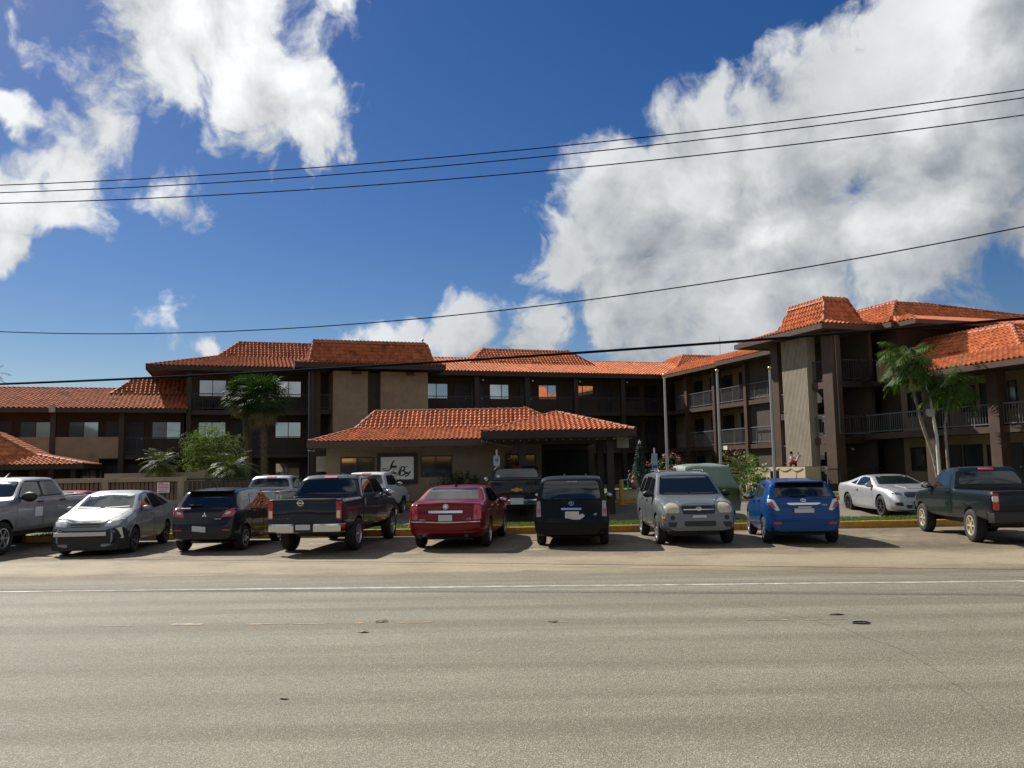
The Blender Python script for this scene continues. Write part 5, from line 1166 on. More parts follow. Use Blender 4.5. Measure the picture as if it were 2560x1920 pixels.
    def basis(s, view, a, b, flat=False):
        d, org = s.VW[view]; d = Vector(d); h, n, _, _ = s.bvh.ray_cast(Vector(org(a, b)), d)
        if h is None: h, n, _, _ = s.bvh.find_nearest(Vector(org(a, b)) + d * 3)
        if n.dot(d) > 0: n = -n
        if flat: n = -d
        up = Vector((0, 0, 1)); up = (up - n * up.dot(n)).normalized(); r = up.cross(n)
        return h, r, up, n
    def stick(s, name, view, a, b, mb, mt, flat=False, out=.006, parent=None, smooth=None):
        """mb is drawn with x to the right, y up, z out of the surface"""
        h, r, up, n = s.basis(view, a, b, flat); o = h + n * out
        v = [tuple(o + r * p[0] + up * p[1] + n * p[2]) for p in mb.v]; q = MB(); q.v = v; q.f = mb.f; q.m = mb.m
        return q.build(name, mt, parent or s.e, smooth=smooth)
    def text(s, view, a, b, txt, size, mt, name='lettering', parent=None, bold=False, sx=1.0):
        return s.stick(name, view, a, b, text_mb(txt, size, sx=sx), mt, parent=parent)
    def plate(s, view, a, b, w=.31, h=.155, skew=0.0, extra=True):
        q = MB()
        if extra: q.box(-w / 2 - .015, w / 2 + .015, -h / 2 - .012, h / 2 + .012, -.004, .004, 1)
        q.prism([(-w / 2, -h / 2 + skew * -.5), (w / 2, -h / 2 + skew * .5), (w / 2, h / 2 + skew * .5), (-w / 2, h / 2 + skew * -.5)], .0045, .010)
        return s.stick('licence_plate', view, a, b, q, [M_PLATE, M_BLACK], flat=True, out=.02)
    def mirror(s, x, z, mt, w=.11, h=.16, out=.12, glass=True, ry=.125):
        for sg in (1, -1):
            p, n, _, _ = s.bvh.ray_cast(Vector((x, sg * 3, z)), Vector((0, -sg, 0)))
            y = (p.y if p else sg * s.W / 2)
            q = MB().ball((x, y + sg * (out), z + .01), w * .55, ry, h * .5, n=12); q.box(x - .03, x + .03, min(y, y + sg * out), max(y, y + sg * out), z - .05, z - .015)
            mo = q.build('wing_mirror', mt, s.e, smooth=40)
            if glass: MB().ball((x - w * .42, y + sg * out, z + .01), .025, .095, h * .38, n=10).build('mirror_glass', M_GLASS, mo, smooth=40)
    def handles(s, spots, mt):
        for (x, z) in spots:
            for v in 'LR':
                q = MB().box(-.095, .095, -.016, .016, .012, .034).box(-.11, -.07, -.02, .02, -.006, .014).box(.07, .11, -.02, .02, -.006, .014); s.stick('door_handle', v, x, z, q, mt, out=.002)

def text_mb(txt, size, depth=.004, sx=1.0, font_shear=0.0):
    cu = bpy.data.curves.new('t', 'FONT'); cu.body = txt; cu.size = size; cu.align_x = 'CENTER'; cu.align_y = 'CENTER'; cu.resolution_u = 2; cu.shear = font_shear; cu.extrude = depth / 2
    o = bpy.data.objects.new('t', cu); COL.objects.link(o); bpy.context.view_layer.update()
    me = bpy.data.meshes.new_from_object(o.evaluated_get(bpy.context.evaluated_depsgraph_get()))
    mb = MB(); mb.add([(v.co.x * sx, v.co.y, v.co.z) for v in me.vertices], [tuple(p.vertices) for p in me.polygons])
    bpy.data.objects.remove(o); bpy.data.curves.remove(cu); bpy.data.meshes.remove(me)
    return mb
def ring_mb(rx, ry, t, n=24, d=.008, mb=None, c=(0, 0)):
    mb = mb or MB(); k = len(mb.v)
    for j in range(n):
        q = 2 * math.pi * j / n
        for (a, h) in ((1, 0), (1, d), (0, d), (0, 0)): mb.v.append((c[0] + math.cos(q) * (rx - t * (1 - a)), c[1] + math.sin(q) * (ry - t * (1 - a)), h))
    for j in range(n):
        j2 = (j + 1) % n
        for i in range(3): mb.f.append((k + j * 4 + i, k + j2 * 4 + i, k + j2 * 4 + i + 1, k + j * 4 + i + 1)); mb.m.append(0)
    return mb
def rr(x0, x1, y0, y1, r=.04, n=4):
    out = []
    for (cx, cy, a0) in ((x1 - r, y0 + r, -90), (x1 - r, y1 - r, 0), (x0 + r, y1 - r, 90), (x0 + r, y0 + r, 180)):
        for i in range(n + 1): q = math.radians(a0 + 90 * i / n); out.append((cx + r * math.cos(q), cy + r * math.sin(q)))
    return out
def soft(poly, r=.05, n=3):
    out = []; m = len(poly)
    for i in range(m):
        p = Vector(poly[i]); a = Vector(poly[i - 1]) - p; b = Vector(poly[(i + 1) % m]) - p
        ra = min(r, a.length * .45); rb = min(r, b.length * .45); p0 = p + a.normalized() * ra; p1 = p + b.normalized() * rb
        for t in range(n + 1): u = t / n; q = p0 * (1 - u) ** 2 + p * 2 * u * (1 - u) + p1 * u * u; out.append((q.x, q.y))
    return out
PLAN = lambda L, f=.80, r=.88: [(-L / 2, r), (-L / 2 + .06, r + .055), (-L / 2 + .25, .985), (-L / 2 + .6, 1), (L / 2 - .75, 1), (L / 2 - .35, .975), (L / 2 - .1, f + .08), (L / 2, f)]
CB = 'chrome'

P_BLACK = paint('black_car_paint', (.010, .011, .016), .18)
P_NAVY = paint('blue_black_car_paint', (.010, .016, .026), .18)
P_SILVER = paint('silver_car_paint', (.24, .25, .27), .3, metal=.4, dust=.08)
P_FSILV = paint('pale_silver_car_paint', (.235, .243, .26), .32, metal=.3, dust=.06)
P_MSILV = paint('bright_silver_car_paint', (.36, .365, .38), .28, metal=.4)
P_TGREEN = paint('grey_green_car_paint', (.155, .175, .18), .28, metal=.45)
P_BLUE = paint('bright_blue_car_paint', (.003, .050, .185), .2, metal=.3, coat=.6)
P_RED = paint('deep_red_car_paint', (.16, .005, .009), .2, metal=.15, coat=.55)
P_REDB = paint('red_car_paint', (.42, .015, .012), .2)
P_GREEN = paint('dark_green_car_paint', (.006, .012, .014), .2, coat=.5)
P_MATTE = paint('worn_black_car_paint', (.005, .006, .008), .35, coat=.25)
P_WHITE = paint('white_car_paint', (.62, .62, .60), .3)

def pickup(name, label, loc, heading, L, W, H, wb, xr, R, P, bedz, hoodz, cab, ws, crew=True, rimm=None, spokes=6, bumper=None, zb=.44, roofw=.74, flare=0, **kw):
    """cab = (x of the cab's back, roof back, roof front); ws = windscreen base x"""
    h = L / 2; cb, rb, rf = cab
    top = [(-h, bedz - .02), (-h + .05, bedz), (cb - .01, bedz), (cb + .03, bedz + .12), (rb - .05, H - .09), (rb + .12, H - .01), ((rb + rf) / 2, H), (rf, H - .03), (rf + .12, H - .09), (ws, hoodz + .06), (ws + .06, hoodz + .03), (h - .45, hoodz - .02), (h - .12, hoodz - .12), (h, hoodz - .28)]
    belt = [(-h, bedz - .01), (cb, bedz - .01), (ws, hoodz), (h - .3, hoodz - .12), (h, hoodz - .35)]
    c = Car(name, label, loc, heading, L, W, wb, xr, R, top, belt, [(-h, zb + .16), (-h + .3, zb + .05), (0, zb), (h - .4, zb), (h, zb + .05)],
            [(-h, .95), (-h + .04, .97), (-h + .25, .985), (cb, .98), (0, 1), (h - .7, 1), (h - .3, .97), (h - .08, .90), (h, .82)], roofw, H, P, tw=.25, rim=rimm, spokes=spokes, cat='pickup truck', bed=(-h + .07, cb - .06, W * .40, bedz - .48), soft=.05, rimfrac=.60, **kw)
    yb = W / 2 * .93
    c.patch('tailgate', 'B', rr(-W * .405, W * .405, zb + .32, bedz - .01, .03), P, off=.015, res=.3)
    k = roofw * W / 2
    gz0 = bedz + .10; gz1 = H - .12
    c.patch('rear_window', 'B', soft([(-yb * .86, gz0), (yb * .86, gz0), (k * .90, gz1), (-k * .90, gz1)], .09), M_CGLASS, off=.010, res=.2)
    c.patch('windscreen', 'F', soft([(-W * .43, hoodz + .09), (W * .43, hoodz + .09), (k * .93, H - .1), (-k * .93, H - .1)], .06), M_CGLASS, res=.15)
    c.patch('brake_light', 'B', rr(-.17, .17, H - .085, H - .035, .015), M_RED, off=.02)
    zs0, zs1 = bedz + .06, H - .13
    xb_ = rb + .02
    slope = (ws - rf) / (H - hoodz)
    wf = lambda z: rf + .05 + (H - z) * slope * .92
    if crew:
        c.both('window_trim', soft([(cb + .13, zs0 - .02), (wf(zs0) - .05, zs0 - .05), (wf(zs1) - .08, zs1 + .03), (rb + .19, zs1 + .03)], .06), M_BLACK, off=.004)
        xm = cb + (wf(zs0) - cb) * .50
        c.both('side_window', soft([(cb + .16, zs0 + .02), (xm - .05, zs0), (xm - .07, zs1), (rb + .22, zs1)], .07), M_CGLASS)
        c.both('side_window', soft([(xm + .05, zs0), (wf(zs0) - .10, zs0 - .02), (wf(zs1) - .12, zs1), (xm + .03, zs1)], .07), M_CGLASS)
        c.both('door', soft([(cb + .08, zb + .13), (xm - .01, zb + .13), (xm - .01, zs0 - .05), (cb + .08, zs0 - .05)], .05), P, off=.005, res=.2)
        c.both('door', soft([(xm + .01, zb + .13), (wf(zs0) + .02, zb + .13), (wf(zs0) + .02, zs0 - .07), (xm + .01, zs0 - .05)], .05), P, off=.005, res=.2)
        c.handles([(cb + .22, zs0 - .15), (xm + .16, zs0 - .16)], M_BLACK)
    else:
        c.both('side_window', soft([(cb + .22, zs0), (wf(zs0) - .10, zs0 - .03), (wf(zs1) - .12, zs1), (rb + .18, zs1)], .08), M_CGLASS)
        c.both('door', soft([(cb + .10, zb + .13), (wf(zs0) + .02, zb + .13), (wf(zs0) + .02, zs0 - .07), (cb + .10, zs0 - .05)], .05), P, off=.005, res=.2)
        c.handles([(cb + .26, zs0 - .15)], P)
    # bumper
    if bumper:
        mt, z0, z1 = bumper; q = MB(); y = W / 2 * .97; x = -h
        plan = [(x + .16, -y), (x - .02, -y + .05), (x - .10, -y * .72), (x - .10, y * .72), (x - .02, y - .05), (x + .16, y)]
        zs_ = [(z0, -.03), (z0 + .03, 0), (z1 - .04, 0), (z1, -.03)]
        n = len(plan)
        vs = [(px_ - dx, py_, zz) for zz, dx in zs_ for px_, py_ in plan] + [(px_ + .07, py_ * .97, zz) for zz, dx in ((z1, 0), (z0, 0)) for px_, py_ in plan]
        m_ = len(zs_) + 2
        q.add(vs, [((r_ % m_) * n + j, (r_ % m_) * n + j + 1, ((r_ + 1) % m_) * n + j + 1, ((r_ + 1) % m_) * n + j) for r_ in range(m_) for j in range(n - 1)])
        ob = q.build('rear_bumper', mt, c.e, smooth=30); fix_normals(ob)
        MB().box(-h - .105, -h - .02, -.23, .23, z0 + .01, z1 + .005).build('step_pad', M_BLACK, c.e)
    # front
    c.patch('grille', 'F', rr(-W * .30, W * .30, hoodz - .42, hoodz - .17, .04), M_BLACK, off=.012)
    c.mirrored('headlight', 'F', soft([(W * .31, hoodz - .38), (W * .43, hoodz - .36), (W * .44, hoodz - .18), (W * .31, hoodz - .16)], .03), M_CLEAR, off=.012)
    fb = MB().box(h - .1, h + .06, -W * .46, W * .46, zb + .08, zb + .30); fb.build('front_bumper', P, c.e)
    return c

# 1 crew-cab dark pickup, rear to the street
gx = lambda p, hd, back, side: (p[0] + math.sin(math.radians(hd)) * back + math.cos(math.radians(hd)) * side, p[1] + math.cos(math.radians(hd)) * back - math.sin(math.radians(hd)) * side, 0)
def place(mid, hd, xaxle):      # put the axle at local x = xaxle over the point mid
    return (mid[0] - math.sin(math.radians(hd)) * xaxle, mid[1] - math.cos(math.radians(hd)) * xaxle, mid[2] if len(mid) > 2 else 0)

c = pickup('pickup_truck', 'blue-black crew cab pickup with chrome rear bumper, backed towards the road', place((-4.63, 20.2), 6.5, -1.42), 6.5, 5.2, 1.85, 1.80, 3.15, -1.42, .385, P_NAVY, 1.27, 1.14, (-1.08, -.80, .62), 1.30, bumper=(M_CHROME, .50, .70), zb=.50)
for sg in (1, -1):
    c.patch('taillight', 'B', rr(min(sg * .745, sg * .868), max(sg * .745, sg * .868), .80, 1.21, .03), M_RED, off=.03)
    c.patch('reverse_light', 'B', rr(min(sg * .757, sg * .84), max(sg * .757, sg * .84), .83, 1.0, .02), M_CLEAR, off=.036)
c.text('B', .53, .84, 'FRONTIER', .085, M_METAL); c.text('B', -.64, .86, 'SV', .085, M_METAL)
c.stick('badge', 'B', .10, 1.17, ring_mb(.075, .07, .018).box(-.085, .085, -.016, .016, 0, .01), M_CHROME, out=.018)
c.patch('tailgate_handle', 'B', rr(-.03, .24, 1.05, 1.11, .02), M_BLACK, off=.022)
MB().box(-2.735, -2.71, -.17, .17, .57, .69).build('licence_plate', M_PLATE, c.e); c.mirror(1.0, 1.27, M_CHROME, w=.14, h=.19, out=.16)
MB().ball((-.95, -.925, 1.13), .07, .015, .09, n=12).build('fuel_cap', P_SILVER, c.e, smooth=60)

# 2 silver full-size pickup at the left edge, facing the road
c = pickup('pickup_truck', 'big silver crew cab pickup facing the road at the left edge of the lot', place((-13.35, 20.25), 180, 1.85), 180, 5.84, 2.03, 1.87, 3.64, -1.79, .40, P_SILVER, 1.33, 1.30, (-.95, -.72, .72), 1.42, bumper=(M_CHROME, .52, .72), zb=.50, spokes=6, roofw=.76)
c.mirror(1.12, 1.36, M_BLACK, w=.18, h=.25, out=.22, ry=.2)
q = MB().box(-.17, .17, -.12, .12, 0, .006); c.stick('door_sign', 'L', .42, .98, q, M_WHITE, out=.008); c.text('L', .42, 1.0, 'REL/MAT', .075, M_BLACK, sx=.9)
q = MB(); q.add([(.25, -.02, 1.86), (.25, .02, 1.86), (.02, .02, 1.86), (.02, -.02, 1.86), (.06, 0, 1.98), (.02, 0, 1.97)], [(0, 1, 4), (1, 2, 5, 4), (2, 3, 5), (3, 0, 4, 5), (0, 3, 2, 1)]); q.build('roof_antenna', M_BLACK, c.e)
q = MB().box(-2.5, -1.1, -.78, .78, 1.10, 1.36); q.build('bed_liner', M_BLACK, c.e)

# 3 dark green single-cab pickup at the right edge
c = pickup('pickup_truck', 'dark green single cab pickup with pale gold wheels at the right edge', place((11.45, 19.3), 7, -1.35), 7, 4.95, 1.86, 1.72, 3.05, -1.35, .375, P_GREEN, 1.20, 1.12, (-.42, -.18, .62), 1.28, crew=False, rimm=M_RIMG, spokes=6, bumper=(M_BLACK, .50, .74), zb=.47)
for sg in (1, -1):
    c.patch('taillight', 'B', soft([(sg * .74, .78), (sg * .865, .78), (sg * .865, 1.15), (sg * .74, 1.15)], .03), M_RED, off=.03); c.patch('reverse_light', 'B', rr(min(sg * .75, sg * .87), max(sg * .75, sg * .87), .96, 1.09, .03), M_CLEAR, off=.036)
c.text('B', .47, .90, 'TACOMA', .085, M_METAL); c.mirror(.98, 1.24, M_BLACK, w=.14, h=.17, out=.16)
MB().box(-2.61, -2.585, -.16, .16, .56, .71).build('licence_plate', M_PLATE, c.e)

# 4 black pickup in the driveway
c = pickup('pickup_truck', 'black pickup with gold bow-tie badge in the driveway behind the black van', (.10, 30.95, .08), 0, 5.6, 2.02, 1.88, 3.4, -1.6, .40, P_BLACK, 1.36, 1.28, (-.9, -.66, .6), 1.35, crew=True, bumper=(M_CHROME, .56, .74), zb=.50, roofw=.76)
bt = MB().prism([(-.17, -.035), (-.06, -.035), (-.06, -.065), (.06, -.065), (.06, -.035), (.20, -.035), (.17, .035), (.06, .035), (.06, .065), (-.06, .065), (-.06, .035), (-.20, .035)], 0, .012)
c.stick('badge', 'B', 0, 1.06, bt, mat('gold_badge', (.55, .36, .09), .35, metal=.6), out=.018); c.patch('tailgate_handle', 'B', rr(-.14, .14, 1.17, 1.28, .02), M_BLACK, off=.022); MB().box(-2.935, -2.91, -.22, .22, .58, .79).build('licence_plate', M_PLATE, c.e)
for sg in (1, -1): c.patch('taillight', 'B', rr(min(sg * .86, sg * .985), max(sg * .86, sg * .985), .85, 1.28, .03), M_RED, off=.03)
c.stick('sticker', 'B', .66, 1.50, MB().lathe([(.055, 0), (.055, .004), (.001, .004)], 12), M_WHITE, out=.012); c.mirror(1.1, 1.35, M_BLACK, w=.14, h=.2, out=.18)

# 5, 6 white pickups in the driveway
c = pickup('pickup_truck', 'silver-white pickup in the driveway between the black hatchback and the dark crew cab', (-8.75, 30.75, .06), 0, 5.1, 1.78, 1.70, 3.1, -1.45, .36, P_MSILV, 1.19, 1.10, (-.85, -.62, .6), 1.25, bumper=(M_CHROME, .48, .66), zb=.46)
for sg in (1, -1): c.patch('taillight', 'B', rr(min(sg * .70, sg * .865), max(sg * .70, sg * .865), .78, 1.14, .03), M_RED, off=.03); c.patch('reverse_light', 'B', rr(min(sg * .72, sg * .80), max(sg * .72, sg * .80), .82, 1.08, .02), M_CLEAR, off=.036)
c.mirror(1.0, 1.22, M_BLACK)
c = pickup('pickup_truck', 'small white pickup nosed up to the kerb beside the inn sign', (-5.35, 30.9, .12), 9, 4.9, 1.74, 1.70, 2.95, -1.4, .36, P_WHITE, 1.16, 1.12, (-.55, -.32, .6), 1.2, crew=False, bumper=(M_CHROME, .48, .64), zb=.46)
for sg in (1, -1): c.patch('taillight', 'B', rr(min(sg * .72, sg * .845), max(sg * .72, sg * .845), .78, 1.1, .03), M_RED, off=.03)
c.mirror(.9, 1.22, M_BLACK)

# 7 damaged silver sedan facing the road
h = 2.205
c = Car('parked_car', 'pale silver sedan with its front bumper torn off and crash bar showing', place((-10.12, 20.4), 174, 1.33), 174, 4.41, 1.74, 2.49, -1.16, .305,
        [(-h, .62), (-h + .04, .88), (-h + .15, 1.06), (-1.75, 1.12), (-1.58, 1.17), (-1.05, 1.39), (-.55, 1.47), (.0, 1.485), (.42, 1.42), (1.18, 1.06), (1.26, 1.03), (1.7, .93), (2.0, .83), (2.12, .72), (h, .60)],
        [(-h, .95), (-1.6, 1.04), (-.6, .98), (1.2, .90), (1.9, .76), (h, .55)], [(-h, .38), (-h + .25, .26), (0, .20), (1.7, .20), (h, .22)], PLAN(4.41, .72, .80), .70, 1.485, P_FSILV, spokes=5, rim=M_RIMD)
c.patch('windscreen', 'F', soft([(-.70, 1.07), (.70, 1.07), (.53, 1.42), (-.53, 1.42)], .05), M_CGLASS, res=.1)
c.both('side_window', soft([(.02, 1.01), (.80, .985), (.80, 1.03), (.36, 1.33), (.04, 1.39)], .03), M_CGLASS); c.both('side_window', soft([(-.98, 1.06), (-.06, 1.015), (-.05, 1.39), (-.55, 1.39)], .03), M_CGLASS)
c.both('quarter_window', soft([(-1.36, 1.10), (-1.02, 1.07), (-.66, 1.36)], .02), M_CGLASS)
c.both('door', soft([(-.03, .30), (.92, .32), (1.0, .75), (.86, .955), (-.03, .985)], .05), P_FSILV, off=.005, res=.15); c.both('door', soft([(-.95, .42), (-.07, .30), (-.07, .985), (-1.0, 1.03)], .05), P_FSILV, off=.005, res=.15)
c.handles([(.12, .90), (-.86, .95)], P_FSILV); c.mirror(.74, 1.02, P_FSILV, glass=False)
c.mirrored('headlight', 'F', soft([(.42, .68), (.70, .70), (.80, .86), (.62, .84), (.44, .76)], .03), M_CLEAR, off=.012, res=.06)
c.patch('bonnet', 'T', soft([(1.24, -.66), (1.80, -.60), (2.06, -.40), (2.10, 0), (2.06, .40), (1.80, .60), (1.24, .66)], .06), paint('primer_white_paint', (.55, .55, .52), .35), off=.006, res=.14)
c.patch('front_cavity', 'F', soft([(-.86, .20), (.86, .20), (.87, .64), (.66, .66), (.44, .60), (-.44, .60), (-.66, .66), (-.87, .64)], .03), M_BLACK, off=.01, res=.1)
gr = MB().prism([(-.40, .10), (.40, .10), (.24, -.10), (-.24, -.10)], 0, .03); g2 = c.stick('grille', 'F', 0, .68, gr, P_FSILV, flat=True, out=-.03)
gr = MB()
for z in (.055, .0, -.055): gr.box(-.33 + abs(min(0, z)) * .6, .33 - abs(min(0, z)) * .6, z - .014, z + .014, .03, .034)
c.stick('grille_slot', 'F', 0, .68, gr, M_BLACK, flat=True, out=-.03); c.stick('badge', 'F', 0, .715, MB().lathe([(.07, 0), (.07, .045), (.001, .05)], 16), M_METAL, flat=True, out=-.03)
MB().prism([(1.74, -.855), (1.98, -.81), (2.10, -.70), (2.20, -.44), (2.235, 0), (2.20, .44), (2.10, .70), (1.98, .81), (1.74, .86)], .14, .56).build('torn_front', M_BLACK, c.e)
c.both('torn_wing_cavity', soft([(1.80, .20), (2.2, .20), (2.2, .62), (1.86, .62)], .04), M_BLACK, off=.008)
MB().box(2.14, 2.265, -.66, .50, .475, .565).build('crash_bar', M_METAL, c.e); q = MB()
q.add([(2.12, .50, .62), (2.10, .80, .66), (2.0, .82, .40), (2.14, .62, .42), (2.16, .52, .20), (2.15, .44, .44)], [(0, 1, 2, 3), (0, 3, 4, 5)]); q.build('torn_bumper_piece', M_WHITE, c.e)
c.mirrored('wiper', 'F', [(.05, 1.075), (.62, 1.10), (.62, 1.12), (.05, 1.095)], M_BLACK, off=.02)

# 8 black hatchback, rear to the road
h = 1.89
c = Car('parked_car', 'small glossy black hatchback with red tail lamps beside the damaged silver sedan', place((-7.42, 20.65), 3, -1.22), 3, 3.78, 1.665, 2.45, -1.22, .30,
        [(-h, .62), (-h + .05, .80), (-h + .10, 1.0), (-h + .18, 1.06), (-1.38, 1.44), (-1.22, 1.475), (-.4, 1.515), (.25, 1.48), (1.0, 1.02), (1.08, .99), (1.6, .86), (1.8, .72), (h, .55)],
        [(-h, .98), (-1.4, 1.02), (-.6, .97), (1.0, .88), (1.6, .75), (h, .5)], [(-h, .32), (-h + .25, .24), (0, .20), (1.5, .2), (h, .28)], PLAN(3.78, .74, .86), .72, 1.515, P_BLACK, hubs=True, spokes=7, rim=M_RIM)
c.patch('rear_window', 'B', soft([(-.62, 1.09), (.62, 1.09), (.54, 1.38), (-.54, 1.38)], .07), M_CGLASS); c.patch('windscreen', 'F', soft([(-.66, 1.03), (.66, 1.03), (.54, 1.42), (-.54, 1.42)], .05), M_CGLASS)
c.both('side_window', soft([(-.02, 1.0), (.72, .97), (.36, 1.30), (.02, 1.38)], .03), M_CGLASS); c.both('side_window', soft([(-.84, 1.04), (-.10, 1.0), (-.07, 1.38), (-.62, 1.38)], .03), M_CGLASS)
c.both('door', soft([(-.05, .28), (.8, .3), (.82, .9), (-.05, .97)], .05), P_BLACK, off=.005, res=.15); c.both('door', soft([(-.82, .44), (-.09, .28), (-.09, .97), (-.9, 1.0)], .05), P_BLACK, off=.005, res=.15)
c.mirrored('taillight', 'B', soft([(.46, .83), (.74, .86), (.79, 1.03), (.70, 1.05), (.52, .98)], .03), M_RED, off=.018, res=.06); c.mirrored('reverse_light', 'B', soft([(.52, .90), (.64, .91), (.68, .97), (.58, .96)], .015), M_CLEAR, off=.024, res=.05)
c.patch('tailgate', 'B', soft([(-.46, .72), (.46, .72), (.50, .98), (.62, 1.06), (-.62, 1.06), (-.50, .98)], .03), P_BLACK, off=.006)
c.patch('rear_bumper', 'B', soft([(-.75, .38), (.75, .38), (.77, .68), (-.77, .68)], .05), P_BLACK, off=.012)
tri = MB()
for a in (90, 210, 330):
    ca, sa = math.cos(math.radians(a)), math.sin(math.radians(a)); p = lambda r_, t: (ca * r_ - sa * t, sa * r_ + ca * t); tri.prism([p(0, 0), p(.032, -.02), p(.068, 0), p(.032, .02)], 0, .01)
c.stick('badge', 'B', -.03, .88, tri, M_CHROME, out=.012); c.text('B', -.36, .79, 'MIRAGE', .045, M_METAL)
c.plate('B', .07, .56, w=.33, h=.13, skew=-.03); c.handles([(.14, .90), (-.72, .93)], P_BLACK); c.mirror(.66, 1.0, P_BLACK)
q = MB().box(-.30, .02, -.012, .012, .0, .03); c.stick('wiper', 'B', .10, 1.10, q, M_BLACK, out=.01); c.mirrored('reflector', 'B', rr(.5, .68, .52, .55, .01), M_RED, off=.016)
MB().tube([(-1.05, 0, 1.50), (-1.25, 0, 1.62)], .008, 5).build('antenna', M_BLACK, c.e)
MB().box(-1.50, -1.22, -.56, .56, 1.438, 1.462).build('spoiler', P_BLACK, c.e)

# 9 red sedan
h = 2.43
c = Car('parked_car', 'deep red luxury sedan with tall narrow tail lamps, backed towards the road', place((-1.49, 20.6), 6.5, -1.36), 6.5, 4.86, 1.84, 2.88, -1.36, .34,
        [(-h, .66), (-h + .04, .98), (-h + .10, 1.09), (-1.95, 1.13), (-1.72, 1.15), (-1.15, 1.42), (-.95, 1.455), (-.3, 1.475), (.35, 1.44), (1.15, 1.06), (1.22, 1.03), (2.1, .92), (2.3, .80), (h, .62)],
        [(-h, 1.0), (-1.7, 1.06), (0, .98), (1.2, .94), (2.1, .82), (h, .55)], [(-h, .40), (-h + .3, .27), (0, .22), (2.0, .22), (h, .28)], PLAN(4.86, .78, .88), .70, 1.475, P_RED, spokes=7, rim=M_RIM)
c.patch('rear_window', 'B', soft([(-.68, 1.16), (.68, 1.16), (.58, 1.405), (-.58, 1.405)], .04), M_CGLASS, res=.12); c.patch('windscreen', 'F', soft([(-.72, 1.07), (.72, 1.07), (.56, 1.41), (-.56, 1.41)], .05), M_CGLASS)
c.both('side_window', soft([(-.05, 1.02), (.80, 1.0), (.30, 1.36), (-.02, 1.39)], .03), M_CGLASS); c.both('side_window', soft([(-1.15, 1.10), (-.13, 1.03), (-.10, 1.39), (-.72, 1.385)], .03), M_CGLASS)
c.both('door', soft([(-.08, .32), (1.0, .34), (1.02, .9), (-.08, .99)], .05), P_RED, off=.005, res=.15); c.both('door', soft([(-1.0, .42), (-.12, .32), (-.12, .99), (-1.1, 1.05)], .05), P_RED, off=.005, res=.15)
c.mirrored('taillight', 'B', soft([(.66, .70), (.86, .72), (.84, 1.07), (.70, 1.10), (.67, 1.0)], .03), M_RED, off=.02, res=.06)
c.patch('boot_lid', 'B', soft([(-.64, .66), (.64, .66), (.66, 1.08), (-.66, 1.08)], .03), P_RED, off=.008); c.patch('chrome_strip', 'B', [(-.82, .655), (0, .628), (.82, .655), (.82, .675), (0, .648), (-.82, .675)], M_CHROME, off=.016)
c.patch('handle_strip', 'B', [(-.40, .86), (.40, .86), (.41, .915), (-.41, .915)], M_CHROME, off=.022); c.stick('badge', 'B', 0, 1.0, ring_mb(.065, .065, .014).lathe([(.035, 0), (.035, .012), (.001, .014)], 10), M_CHROME, out=.012)
c.patch('rear_bumper', 'B', soft([(-.84, .38), (.84, .38), (.86, .63), (0, .605), (-.86, .63)], .04), P_RED, off=.014)
c.plate('B', 0, .745, w=.33, h=.145); c.text('B', .55, .70, 'SPORT', .05, M_METAL); c.text('B', -.55, .72, 'CTS', .06, M_METAL); c.patch('lip_spoiler', 'B', [(-.45, 1.095), (.45, 1.095), (.40, 1.125), (-.40, 1.125)], P_RED, off=.03)
c.mirror(.80, 1.02, P_RED); c.handles([(.10, .93), (-.95, .98)], M_CHROME)
q = MB().add([(-.85, -.025, 1.455), (-.85, .025, 1.455), (-1.08, .025, 1.43), (-1.08, -.025, 1.43), (-1.02, 0, 1.54)], [(0, 1, 4), (1, 2, 4), (2, 3, 4), (3, 0, 4)]); q.build('roof_antenna', P_RED, c.e)
for sg in (1, -1): MB().lathe([(.045, 0), (.045, .1), (.035, .1), (.035, .01)], 12, (-h - .01, sg * .55, .33), 'y').build('exhaust', M_BLACK, c.e)

# 10 black boxy wagon
h = 2.12
c = Car('parked_car', 'boxy matte-black compact van with chrome bar over its plate, backed towards the road', place((1.43, 20.6), 5.5, -1.22), 5.5, 4.25, 1.76, 2.6, -1.22, .315,
        [(-h, .62), (-h + .03, .78), (-h + .07, 1.05), (-h + .18, 1.50), (-h + .28, 1.61), (-h + .45, 1.645), (-.2, 1.66), (.55, 1.62), (1.2, 1.12), (1.28, 1.09), (1.85, 1.0), (2.02, .86), (h, .62)],
        [(-h, 1.0), (0, 1.02), (1.2, .98), (1.85, .85), (h, .55)], [(-h, .30), (-h + .2, .24), (0, .2), (1.7, .2), (h, .26)], PLAN(4.25, .80, .965), .80, 1.66, P_MATTE, spokes=5, rim=M_RIMD, crown=.04)
c.patch('rear_window', 'B', soft([(-.70, 1.13), (.70, 1.13), (.63, 1.55), (-.63, 1.55)], .08), M_CGLASS); c.patch('windscreen', 'F', soft([(-.7, 1.13), (.7, 1.13), (.6, 1.56), (-.6, 1.56)], .05), M_CGLASS)
c.both('side_window', soft([(-.02, 1.06), (.9, 1.05), (.55, 1.5), (.0, 1.53)], .04), M_CGLASS); c.both('side_window', soft([(-.95, 1.07), (-.1, 1.06), (-.08, 1.53), (-.92, 1.53)], .04), M_CGLASS); c.both('quarter_window', soft([(-1.7, 1.09), (-1.05, 1.07), (-1.03, 1.52), (-1.6, 1.5)], .06), M_CGLASS)
c.patch('tailgate', 'B', soft([(-.70, .58), (.70, .58), (.72, 1.10), (-.72, 1.10)], .06), P_MATTE, off=.008); c.patch('rear_bumper', 'B', soft([(-.80, .30), (.80, .30), (.81, .56), (-.81, .56)], .04), P_MATTE, off=.016)
